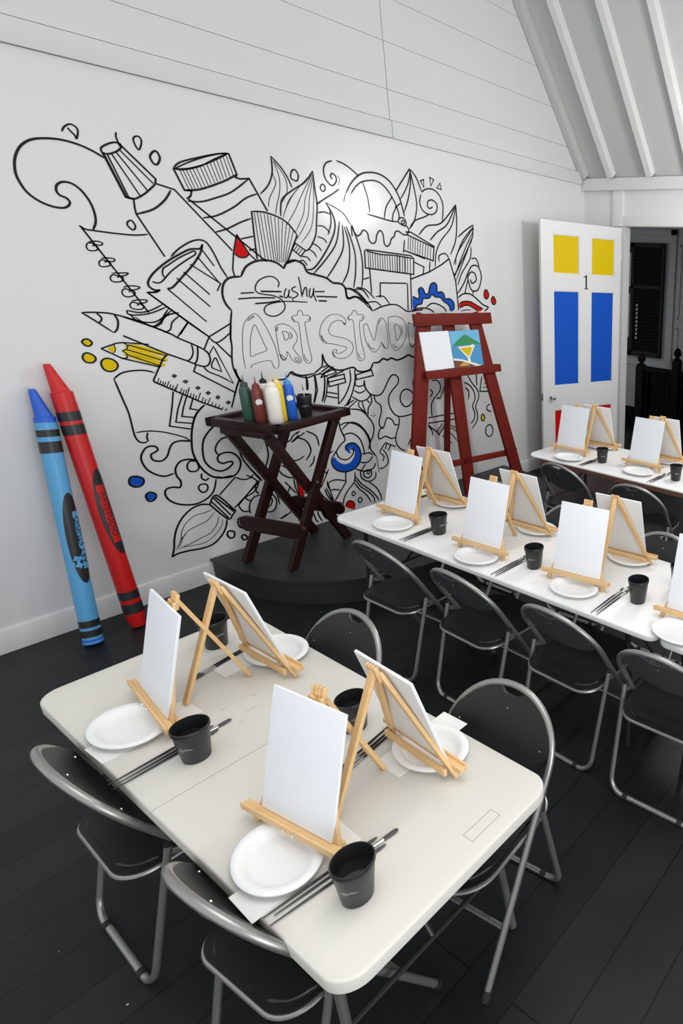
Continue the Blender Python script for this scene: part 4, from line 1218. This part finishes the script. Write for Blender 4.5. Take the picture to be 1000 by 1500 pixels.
# ------------------------------------------------------------------ giant crayons leaning on the wall
def crayon(name, label, B, T, r, bands, tipspec, body, skew, oval, oval_ang, text_col, tipm, endm, endz, spin=0.0):
    B = Vector(B); T = Vector(T); L = (T - B).length
    q = (T - B).to_track_quat('Z', 'Y')
    t = thing(name, label, 'giant crayon', B, rot=q.to_euler())
    inv = q.inverted()
    vw = inv @ (Vector((0, 0, 2.3)) - (B + T) / 2); va = math.atan2(vw.y, vw.x)   # direction of the room side of the shaft
    b = bmesh.new(); z_sh = tipspec[0] * L
    lathe(b, [(0, 0.0), (r * endz[0], 0.0), (r * endz[0] * 1.02, .008), (r, endz[1] * L), (r, z_sh), (r * .9, z_sh + .004), (0, z_sh + .004)], 40); new_obj('wrapper', b, body, t)
    b = bmesh.new(); lathe(b, [(r * .985, z_sh - .004), (r * .985, z_sh + tipspec[2]), (r * .80, z_sh + tipspec[2] + .006), (r * .36, L - .012), (r * .28, L), (0, L)], 36)
    sv = inv @ Vector((-1, .2, 0)); sv.z = 0; sv.normalize()
    for v in b.verts:
        if v.co.z > z_sh + tipspec[2]: v.co += sv * r * skew * (v.co.z - z_sh - tipspec[2]) / (L - z_sh - tipspec[2])
    new_obj('wax_tip', b, tipm, t)
    for z0, z1 in bands:
        b = bmesh.new(); e = 0.0015
        lathe(b, [(r - .001, z0 * L), (r + e, z0 * L), (r + e, z1 * L), (r - .001, z1 * L)], 40); new_obj('black_band', b, M['cr_black'], t)
    if endm is not None:
        b = bmesh.new(); lathe(b, [(0, -0.0008), (r * 1.01, -0.0008), (r * 1.012, .03), (r * .99, .03)], 40); new_obj('end_ring', b, endm, t)
    # oval label wrapped round the shaft
    z0, z1 = oval[0] * L, oval[1] * L; zc = (z0 + z1) / 2; hh = (z1 - z0) / 2; b = bmesh.new(); rr = r + .0016; aw = oval[2]
    rows = []
    for i in range(41):
        zz = zc - hh + 2 * hh * i / 40; e = math.sqrt(max(0, 1 - ((zz - zc) / hh) ** 2)) * aw
        rows.append([b.verts.new((rr * cos(va + oval_ang + e * s), rr * sin(va + oval_ang + e * s), zz)) for s in [k / 8 - 1 for k in range(17)]])
    for a, c in zip(rows, rows[1:]):
        for k in range(16): b.faces.new((a[k], a[k + 1], c[k + 1], c[k]))
    bmesh.ops.remove_doubles(b, verts=b.verts[:], dist=1e-5)
    lab = new_obj('oval_label', b, M['cr_black'], t)
    # lettering running up the shaft
    def wraptext(s, size, zc2, off_ang, m, lift, nm, down):
        tb = text_mesh(s, size)
        bmesh.ops.subdivide_edges(tb, edges=[e for e in tb.edges if e.calc_length() > size * .25], cuts=2)
        for v in tb.verts:
            x, y = v.co.x, v.co.y
            if down: zz = zc2 - x; th = va + oval_ang + off_ang + y / rr
            else: zz = zc2 + x; th = va + oval_ang + off_ang - y / rr
            v.co = Vector(((rr + lift) * cos(th), (rr + lift) * sin(th), zz))
        new_obj(nm, tb, m, lab, smooth=False)
    return t, wraptext, rr, va, lab, zc
t, wt, rr, va, lab, zc = crayon('giant_crayon', 'giant light blue crayon with dark blue tip leaning against the wall', (1.035, 4.552, 0.012), (1.176, 4.795, 1.525), 0.0475,
    [(0.823, 0.849), (0.762, 0.805), (0.070, 0.098), (0.030, 0.058)], (0.875, 0.9, 0.03), M['cr_blue'], .55, (0.248, 0.61, 1.0), 0.6, None, M['cr_dblue'], M['cr_dblue'], (1.0, 0.02))
def strip(z0, z1, t0, t1, m, lab, rr, va, oa):
    b = bmesh.new(); R2 = rr + .0010; g = []
    for i in range(13):
        z = z0 + (z1 - z0) * i / 12; wob = .06 * sin(i * 2.1)
        g.append([b.verts.new((R2 * cos(va + oa + th), R2 * sin(va + oa + th), z)) for th in [t0 + wob + (t1 - t0) * k / 8 for k in range(9)]])
    for a, c in zip(g, g[1:]):
        for k in range(8): b.faces.new((a[k], a[k + 1], c[k + 1], c[k]))
    new_obj('colour_splash', b, m, lab)
def splat(z, th0, rad, m, lab, rr, va, oa, n=26):
    b = bmesh.new(); R2 = rr + .0012; c = b.verts.new((R2 * cos(va + oa + th0), R2 * sin(va + oa + th0), z)); ring = []
    for k in range(n):
        a = 2 * pi * k / n; q = rad * (1.0 + (0.25 if k % 4 == 0 else -0.1)); th = va + oa + th0 + q * .85 * cos(a) / R2
        ring.append(b.verts.new((R2 * cos(th), R2 * sin(th), z + q * sin(a))))
    for k in range(n): b.faces.new((c, ring[k], ring[(k + 1) % n]))
    new_obj('colour_splash', b, m, lab)
splat(0.335 * 1.55, -0.35, 0.036, M['cr_blue'], lab, rr, va, 0.6)
strip(0.305 * 1.55, 0.53 * 1.55, 0.02, 0.85, M['cr_blue'], lab, rr, va, 0.6)
wt('ART STUDIO', 0.050, 0.418 * 1.55, 0.42, M['cr_black'], .0028, 'label_lettering', False)
t, wt, rr, va, lab, zc = crayon('giant_crayon', 'giant red crayon leaning against the wall, right of the blue one', (1.263, 4.560, 0.012), (1.262, 4.795, 1.66), 0.0505,
    [(0.801, 0.834), (0.752, 0.788), (0.115, 0.148), (0.058, 0.098)], (0.865, 0.9, 0.06), M['cr_red'], .45, (0.295, 0.625, 1.05), 0.85, None, M['cr_tip_red'], None, (0.74, 0.055))
strip(0.345 * 1.66, 0.565 * 1.66, -0.62, 0.20, M['cr_red'], lab, rr, va, 0.85)
wt('ARTSTUDIO', 0.052, 0.455 * 1.66, -0.20, M['cr_black'], .0024, 'label_lettering', True)

# ------------------------------------------------------------------ tables
def folding_table(name, label, x0, y0, x1, y1, z, m, halves, th=0.045, rad=0.075, legs=True, group=None, lm='dark_metal'):
    t = thing(name, label, 'table', ((x0 + x1) / 2, (y0 + y1) / 2, 0), 0, group)
    X, Y = (x1 - x0) / 2, (y1 - y0) / 2
    def slab(ya, yb, rs):
        b = bmesh.new(); rings = []
        for ins, zz in ((0.004, z - th), (0.0, z - th + 0.004), (0.0, z - 0.007), (0.0018, z - 0.003), (0.004, z - 0.001), (0.008, z)):
            P = rrect(-X + ins, ya + (ins if rs[0] else 0), X - ins, yb - (ins if rs[2] else 0), tuple(r - ins if r else 0 for r in rs), 12)
            rings.append([b.verts.new((px, py, zz)) for px, py in P])
        for r0, r1 in zip(rings, rings[1:]):
            for k in range(len(r0)): b.faces.new((r0[k], r0[(k + 1) % len(r0)], r1[(k + 1) % len(r0)], r1[k]))
        b.faces.new(rings[0][::-1]); b.faces.new(rings[-1])
        return b
    if halves:
        g = 0.0012
        new_obj('table_leaf', slab(-Y, -g, (rad, rad, 0, 0)), m, t, angle=30); new_obj('table_leaf', slab(g, Y, (0, 0, rad, rad)), m, t, angle=30)
    else: new_obj('table_top', slab(-Y, Y, (rad,) * 4), m, t, angle=30)
    b = bmesh.new()
    for sx in (-1, 1): bar(b, (sx * (X - .06), -Y + .12, z - th - .012), (sx * (X - .06), Y - .12, z - th - .012), 0.02, 0.024)
    new_obj('under_rail', b, M['dark_metal'], t)
    for sy in (-1, 1):
        yl = sy * (Y - .20)
        for sx in (-1, 1):
            b = bmesh.new(); tube(b, [(sx * (X - .08), yl, z - th), (sx * (X - .08), yl + sy * .02, 0.35), (sx * (X - .05), yl + sy * .04, 0.008)], 0.0135, 10); new_obj('leg', b, M[lm], t)
        b = bmesh.new(); tube(b, [(-X + .08, yl + sy * .02, 0.33), (X - .08, yl + sy * .02, 0.33)], 0.0095, 8); new_obj('cross_tube', b, M['dark_metal'], t)
        b = bmesh.new(); tube(b, [(0, yl + sy * .02, 0.33), (0, yl - sy * .30, z - th - .005)], 0.008, 8); new_obj('brace', b, M['dark_metal'], t)
    return t
t = folding_table('folding_table', 'cream plastic folding table in the foreground with rounded corners and centre seam', 0.455, 1.030, 1.183, 2.872, 0.74, M['table'], True, lm='steel')
b = bmesh.new()
for q in ((0.19, -0.90, 0.30, -0.898), (0.19, -0.862, 0.30, -0.860), (0.19, -0.90, 0.1915, -0.86), (0.2985, -0.90, 0.30, -0.86)): box(b, (q[0] - .12, q[1] + .03, 0.7401), (q[2] - .12, q[3] + .03, 0.7404))
new_obj('label_outline', b, mat('faint_pencil_line', (0.36, 0.35, 0.32, 1), 0.8), t)
b = bmesh.new()
for k in range(9):
    x, y = random.uniform(-.05, .22), random.uniform(0.0, .35); box(b, (x, y, .7401), (x + random.uniform(.01, .035), y + .0015, .7403))
new_obj('pencil_marks', b, M['gap'], t)
folding_table('folding_table', 'long white folding table in the middle row, its near end by the stage', 2.068, 1.18, 2.790, 3.615, 0.74, M['table_white'], False, 0.03, 0.06, group='white tables in the middle row')
folding_table('folding_table', 'white folding table joined on the right end of the middle row', 2.068, -1.26, 2.790, 1.175, 0.74, M['table_white'], False, 0.03, 0.06, group='white tables in the middle row')
t = folding_table('folding_table', 'white topped table with brown edging in the back row by the door', 3.900, 0.9, 4.62, 3.66, 0.74, M['table_white'], False, 0.016, 0.10)
b = bmesh.new(); box(b, (-0.352, -1.36, 0.685), (0.352, 1.22, 0.724), 0.003); new_obj('brown_edge_board', b, mat('brown_edging', rgb(120, 82, 66), 0.5, noise=0.2), t)

# ------------------------------------------------------------------ chairs
CS = dict(us=.165, zs=.526, vs=.24, ub=.035, vb=.23, zt=.852, m1=.583, m2=.56, w=.236, zw=.642)
def arch_u(z): return CS['m1'] * (CS['zt'] - z) if z > .45 else CS['m1'] * (CS['zt'] - .45) + CS['m2'] * (.45 - z)
def arch_z(v):
    k = min(1, abs(v) / CS['w']); th = math.asin(k); return CS['zw'] + (CS['zt'] - CS['zw']) * max(0, cos(th)) ** .9
def make_chair():
    t = thing('folding_chair', 'x', 'chair')
    # front frame: ring arch running down to the front feet
    pts = []
    for z in (0.004, .1, .2, .3, .38, .44, .47, .52, .58): pts.append((-CS['w'], z))
    for k in range(25):
        th = -pi / 2 + pi * k / 24; pts.append((CS['w'] * sin(th), CS['zw'] + (CS['zt'] - CS['zw']) * max(0, cos(th)) ** .9))
    for z in (.58, .52, .47, .44, .38, .3, .2, .1, 0.004): pts.append((CS['w'], z))
    P = [(arch_u(z), v, z) for v, z in pts]
    b = bmesh.new(); tube(b, P, 0.0125, 12); new_obj('front_frame', b, M['steel'], t)
    # rear U frame
    us, zs, vs, ub, vb = CS['us'], CS['zs'], CS['vs'], CS['ub'], CS['vb']
    R = .07; P = []
    def leg(s):
        out = [(us, s * vs, zs)]
        for f in (.3, .6): out.append((us + (ub - us) * f * .85, s * (vs + (vb - vs) * f), zs * (1 - f * .85)))
        z1 = R + .0125; uu = ub + (us - ub) * z1 / zs
        out.append((uu, s * vb, z1))
        for k in range(1, 6):
            a = .5 * pi * k / 6; out.append((ub + (uu - ub) * (1 - sin(a)), s * (vb - R * (1 - cos(a))), .0125 + R * (1 - sin(a))))
        out.append((ub, s * (vb - R), .0125)); return out
    A = leg(-1); Bq = leg(1)[::-1]; P = A + Bq
    b = bmesh.new(); tube(b, P, 0.0115, 12); new_obj('rear_frame', b, M['steel'], t)
    for s in (-1, 1):
        b = bmesh.new(); tube(b, [(ub, s * .13, .0125), (ub, s * .155, .0125)], 0.0148, 10); new_obj('rubber_foot', b, M['rubber'], t)
        b = bmesh.new(); tube(b, [(arch_u(0.03), s * CS['w'], 0.03), (arch_u(0.0), s * CS['w'], 0.0)], 0.0155, 10); new_obj('foot_cap', b, M['rubber'], t)
        b = bmesh.new(); bar(b, (us + .006, s * (vs - .004), zs - .035), (arch_u(.455), s * CS['w'], .462), 0.006, 0.022); new_obj('hinge_bracket', b, M['steel'], t)
        b = bmesh.new(); tube(b, [(us, s * vs, zs), (us, s * vs, zs + .014)], 0.0128, 10); new_obj('tube_plug', b, M['rubber'], t)
    b = bmesh.new(); tube(b, [(arch_u(.20), -CS['w'], .20), (arch_u(.20), CS['w'], .20)], 0.009, 8); new_obj('stretcher', b, M['steel'], t)
    # backrest: bowed panel hung inside the arch with a hand slot at the top
    def back_pt(s, f, front):
        v = s * (CS['w'] - .012); zt = arch_z(v) - .006 - 0.036 * math.exp(-(v / .052) ** 4)
        zb = .598 + .09 * (abs(s) ** 2.2); zt = max(zt, zb + .004)
        z = zb + (zt - zb) * f; bow = .018 * (1 - s * s)
        return (arch_u(z) - bow + (0.0 if not front else .012), v, z)
    for nm, mm, a, c in (('back_shell', M['chair_back'], 0.0, 0.004), ('backrest', M['chair_black'], 0.0045, 0.013)):
        b = bmesh.new(); NS, NF = 28, 6; G = []
        for off in (a, c):
            G.append([[b.verts.new(Vector(back_pt(2 * i / NS - 1, j / NF, False)) + Vector((off, 0, off * .5))) for j in range(NF + 1)] for i in range(NS + 1)])
        for g in G:
            for i in range(NS):
                for j in range(NF): b.faces.new((g[i][j], g[i + 1][j], g[i + 1][j + 1], g[i][j + 1]))
        for i in range(NS):
            for j in (0, NF): b.faces.new((G[0][i][j], G[0][i + 1][j], G[1][i + 1][j], G[1][i][j]))
        for j in range(NF):
            for i in (0, NS): b.faces.new((G[0][i][j], G[0][i][j + 1], G[1][i][j + 1], G[1][i][j]))
        new_obj(nm, b, mm, t)
    b = bmesh.new()
    for v, z in ((-.185, .70), (.185, .70), (0, .775)):
        u = arch_u(z) - .018 * (1 - (v / .224) ** 2)
        for dx in (-.002, .0155):
            m = Matrix.Translation((u + dx, v, z)) @ Matrix.Rotation(radians(90), 4, 'Y'); lathe(b, [(0, -.002), (.0045, -.002), (.0045, .002), (0, .002)], 8, m)
    new_obj('screws', b, M['screw'], t)
    # seat
    u0, u1, vw = .045, .50, .214
    P = rrect(u0, -vw, u1, vw, (.09, .12, .12, .09), 8)
    b = bmesh.new(); prism(b, P, .448, .462)
    P2 = [((u0 + u1) / 2 + (x - (u0 + u1) / 2) * .93, y * .93) for x, y in P]
    prism(b, P2, .462, .474)
    es = [e for e in b.edges if all(abs(v.co.z - .474) < 1e-6 for v in e.verts)]
    bmesh.ops.bevel(b, geom=es, offset=0.008, segments=3, affect='EDGES')
    new_obj('seat', b, M['chair_black'], t)
    b = bmesh.new(); Q = [Vector((x, y, .447)) for x, y in P]; Q.append(Q[0]); tube(b, Q, 0.0075, 8, caps=False); new_obj('seat_rim', b, M['steel'], t)
    return t
chair0 = make_chair()
CH = [
 (0.33, 2.268, -.024, 'black folding chair at the front table left side, the farther one', 'chairs at the front table'),
 (0.36, 1.473, .063, 'black folding chair at the front table left side, nearest the viewer', 'chairs at the front table'),
 (1.371, 1.376, 3.228, 'black folding chair at the front table right side, near its corner', 'chairs at the front table'),
 (1.350, 2.280, 3.169, 'black folding chair at the front table right side, close to the stage', 'chairs at the front table'),
 (1.802, 2.869, .010, 'black folding chair on the middle table near side, first from the stage', 'chairs at the middle tables'),
 (1.825, 2.257, -.039, 'black folding chair on the middle table near side, second from the stage', 'chairs at the middle tables'),
 (1.834, 1.623, -.030, 'black folding chair on the middle table near side, third from the stage', 'chairs at the middle tables'),
 (1.811, 1.023, .038, 'black folding chair on the middle table near side, at right photo edge', 'chairs at the middle tables'),
 (2.96, 3.05, pi, 'black folding chair behind the middle table, nearest the big easel', 'chairs at the middle tables'),
 (2.95, 2.33, pi + .05, 'black folding chair behind the middle table, between second and third canvas', 'chairs at the middle tables'),
 (2.906, 1.608, 3.152, 'black folding chair behind the middle table, at right photo edge', 'chairs at the middle tables'),
 (3.55, 3.02, -.05, 'black folding chair at the back table near side, below the door', 'chairs at the back table'),
 (3.50, 2.26, .08, 'black folding chair at the back table near side, below the doorway', 'chairs at the back table'),
]
for i, (x, y, a, lb, g) in enumerate(CH):
    c = chair0 if i == 0 else copy_tree(chair0)
    c.location = (x, y, 0); c.rotation_euler = (0, 0, a); c['label'] = lb; c['category'] = 'chair'; c['group'] = g

# ------------------------------------------------------------------ table easels, canvases, plates, paper, cups, brushes
CT = math.tan(0.26)
def make_easel():
    t = thing('table_easel', 'x', 'easel')
    ap = Vector((0.114, 0, 0.412)); ft = [Vector((-0.0095, s * .168, 0.004)) for s in (-1, 1)]
    for s, f in zip((-1, 1), ft):
        b = bmesh.new(); top = ap + Vector((0, s * .012, 0)); bar(b, f, top, 0.025, 0.012, (-1, 0, .26), .0015, ext=0.0); d = (top - f).normalized(); new_obj('front_leg', b, M['pine'], t)
    b = bmesh.new(); bar(b, (0.292, 0, 0.004), ap + Vector((.008, 0, .012)), 0.026, 0.013, (1, 0, .4), .0015); new_obj('rear_leg', b, M['pine'], t)
    b = bmesh.new(); bar(b, (-0.010, -.205, .050), (-0.010, .205, .050), 0.020, 0.017, (0, 0, 1), .002); new_obj('ledge', b, M['pine'], t)
    b = bmesh.new(); bar(b, (-0.0235, -.205, .054), (-0.0235, .205, .054), 0.007, 0.024, (0, 0, 1), .002); new_obj('ledge_lip', b, M['pine'], t)
    b = bmesh.new(); bar(b, (.020, -.158, .036), (.020, .158, .036), 0.012, 0.024, (0, 0, 1), .002); new_obj('cross_bar', b, M['pine'], t)
    b = bmesh.new()
    for v in (-.02, -.007, .007, .02): bar(b, (.116, v, .385), (.128, v, .440), 0.009, 0.012, (1, 0, 0), .0015)
    new_obj('top_fingers', b, M['pine'], t)
    b = bmesh.new(); tube(b, [(.120, -.03, .410), (.120, .03, .410)], 0.003, 8)
    for s in (-1, 1): m = Matrix.Translation((-.028, s * .02, .052)) @ Matrix.Rotation(radians(90), 4, 'Y'); lathe(b, [(0, -.003), (.005, -.003), (.005, .003), (0, .003)], 10, m)
    new_obj('wing_bolt', b, M['screw'], t)
    return t
def make_canvas():
    t = thing('canvas', 'x', 'canvas')
    b = bmesh.new(); m = Matrix.Translation((0, 0, .0)) @ Matrix.Rotation(0.26, 4, 'Y')
    box(b, (-0.0055, -.142, 0), (-.0005, .142, .371), .0012, m); new_obj('painting_surface', b, M['canvas'], t)
    b = bmesh.new(); box(b, (-.0005, -.1415, .0005), (.0035, .1415, .3705), .0008, m); new_obj('backing_board', b, M['canvas_back'], t)
    return t
def make_plate():
    b = bmesh.new(); prof = [(0, .004), (.60, .004), (.68, .007), (.78, .021), (.84, .025), (.94, .0265), (1.0, .023), (1.0, .019), (.94, .022), (.84, .020), (.78, .014), (.68, .0015), (.60, 0), (0, 0)]
    lathe(b, prof, 56, None, .104, .138)
    return new_obj('foam_plate', b, M['plate'])
def make_sheet():
    b = bmesh.new(); box(b, (-.145, -.060, 0), (.145, .060, .0012), 0); return new_obj('paper_sheet', b, M['paper'], smooth=False)
E0, K0, P0, S0 = make_easel(), make_canvas(), make_plate(), make_sheet()
first = {'E': True, 'K': True, 'P': True, 'S': True}
def inst(key, src):
    if first[key]: first[key] = False; return src
    return copy_tree(src)
ORD = {1: 'first from the mural', 2: 'second from the mural', 3: 'third from the mural', 4: 'fourth from the mural'}
PL = []   # (key, canvas x, y, yaw, plate xy/yaw, cup xy or None, brush list, phrase, front?)
def place(x, y, yaw, plate, cup, brushes, ph, front, sheet=True, logo=True, grp='front table'):
    # x,y = middle of canvas foot; yaw 0 faces -x (the viewer's side), pi faces +x
    z = 0.74
    e = inst('E', E0); e.location = (x, y, z); e.rotation_euler = (0, 0, yaw)
    e['label'] = ('small pine easel ' if front else 'small pine easel seen from behind ') + ph; e['category'] = 'easel'; e['group'] = 'small pine table easels'
    k = inst('K', K0); k.location = (x + cos(yaw) * .0005, y + sin(yaw) * .0005, z + .0592); k.rotation_euler = (0, 0, yaw)
    k['label'] = ('blank white canvas facing the viewer ' if front else 'canvas seen from behind ') + ph; k['category'] = 'canvas'; k['group'] = 'blank canvases on table easels'
    if plate:
        p = inst('P', P0); p.location = (plate[0], plate[1], z + .0013); p.rotation_euler = (0, 0, plate[2])
        tag(p, 'white oval foam plate ' + ph, 'plate', 'foam plates')
        if sheet:
            s = inst('S', S0); d = (-1 if front else 1); s.location = (plate[0] - d * -0.0 , plate[1] + .0, z + .0001); s.rotation_euler = (0, 0, plate[2] * .5 + (0.02 if front else -.03))
            s.location = (plate[3], plate[4], z + .0001) if len(plate) > 3 else s.location
            tag(s, 'white paper under the plate ' + ph, 'paper', 'paper sheets under the plates')
    if cup:
        make_cup(cup[0], cup[1], z, 'black plastic cup ' + ph, 'black rinse cups', logo_ang=(math.atan2(-cup[1], -cup[0]) + (cup[2] if len(cup) > 2 else 0.15)) if logo else None)
    for i, (q0, q1, kd) in enumerate(brushes):
        put_brush(kd, (q0[0], q0[1], z + .0055), (q1[0], q1[1], z + .0058), 'paintbrush lying ' + ph, 'paintbrushes ' + ph)
    return e
def br3(xa, ya, xb, yb, n=3):
    o = []
    for i in range(n): o.append(((xa + .02 * (i % 2), ya + .017 * i), (xb + .015 * i, yb + .019 * i), i % 2))
    return o
e = place(.653, 2.405, -.106, (.569, 2.394, .05, .598, 2.352), (.631, 2.077, -.6), br3(.430, 2.128, .775, 2.150), "at the front table's far left place", True)
place(.634, 1.498, .118, (.566, 1.478, -.1, .583, 1.418), (.619, 1.212, -.45), br3(.455, 1.318, .77, 1.275), "at the front table's near left place", True)
place(1.022, 2.389, pi + .018, (1.078, 2.432, .1, 1.03, 2.50), (.975, 2.693, .3), br3(1.10, 2.58, .76, 2.50, 2), "at the front table's far right place", False)
e = place(1.024, 1.473, pi - .044, (1.058, 1.463, .1, 1.072, 1.52), (.991, 1.779, .3), br3(1.12, 1.66, .80, 1.60), "at the front table's near right place", False)
# dab of yellow paint left on that easel's ledge
for ch in e.children:
    if ch.name.startswith('ledge') and 'lip' not in ch.name:
        b = bmesh.new(); box(b, (-.019, -.07, .0587), (-.0075, .01, .0592)); ps = new_obj('paint_smear', b, M['yellow'], ch); ps['label'] = 'yellow paint smear'
CP = [(2.300, 3.262, .01), (2.245, 2.470, .063), (2.271, 1.797, .135), (2.265, 1.085, .06)]
CC = [(2.292, 2.885, .55), (2.290, 2.108, -.35), (2.310, 1.430, None), (2.30, .72, .1)]
PPp = [(2.194, 3.190, .0), (2.175, 2.440, .05), (2.210, 1.765, .05), (2.160, 1.105, .0)]
for i in range(4):
    x, y, a = CP[i]; px, py, pa = PPp[i]; c = CC[i]
    place(x, y, a, (px, py, pa, 2.222, py - .085), (c[0], c[1], c[2] or .1), br3(2.078, py - .245, 2.40, py - .24), "on the middle table's near side, " + ORD[i + 1], True, logo=c[2] is not None)
DP = [(2.655, 3.235, pi + .10), (2.640, 2.464, pi + .05), (2.665, 1.755, pi + .10), (2.66, 1.05, pi)]
DC = [None, None, None, (2.575, 1.335)]
for i in range(4):
    x, y, a = DP[i]
    place(x, y, a, (2.675, y - .03, .0, 2.64, y - .02), DC[i], br3(2.77, y + .22, 2.46, y + .23, 2), "on the middle table's far side, " + ORD[i + 1], False, logo=False)
for i, (x, y, a, px, py, cc) in enumerate(((4.165, 3.368, .10, 4.02, 3.27, (4.133, 2.984, .2)), (4.215, 2.609, .056, 4.07, 2.57, (4.121, 2.233, .2)))):
    place(x, y, a, (px, py, 0, 4.06, py), cc, br3(3.91, py - .22, 4.2, py - .23), "on the back table's near side, " + ORD[i + 1], True)
for i, (x, y, a) in enumerate(((4.50, 3.262, pi + .08), (4.52, 2.545, pi + .05))):
    place(x, y, a, (4.50, y, 0, 4.46, y), None, [], "on the back table's far side, " + ORD[i + 1], False)
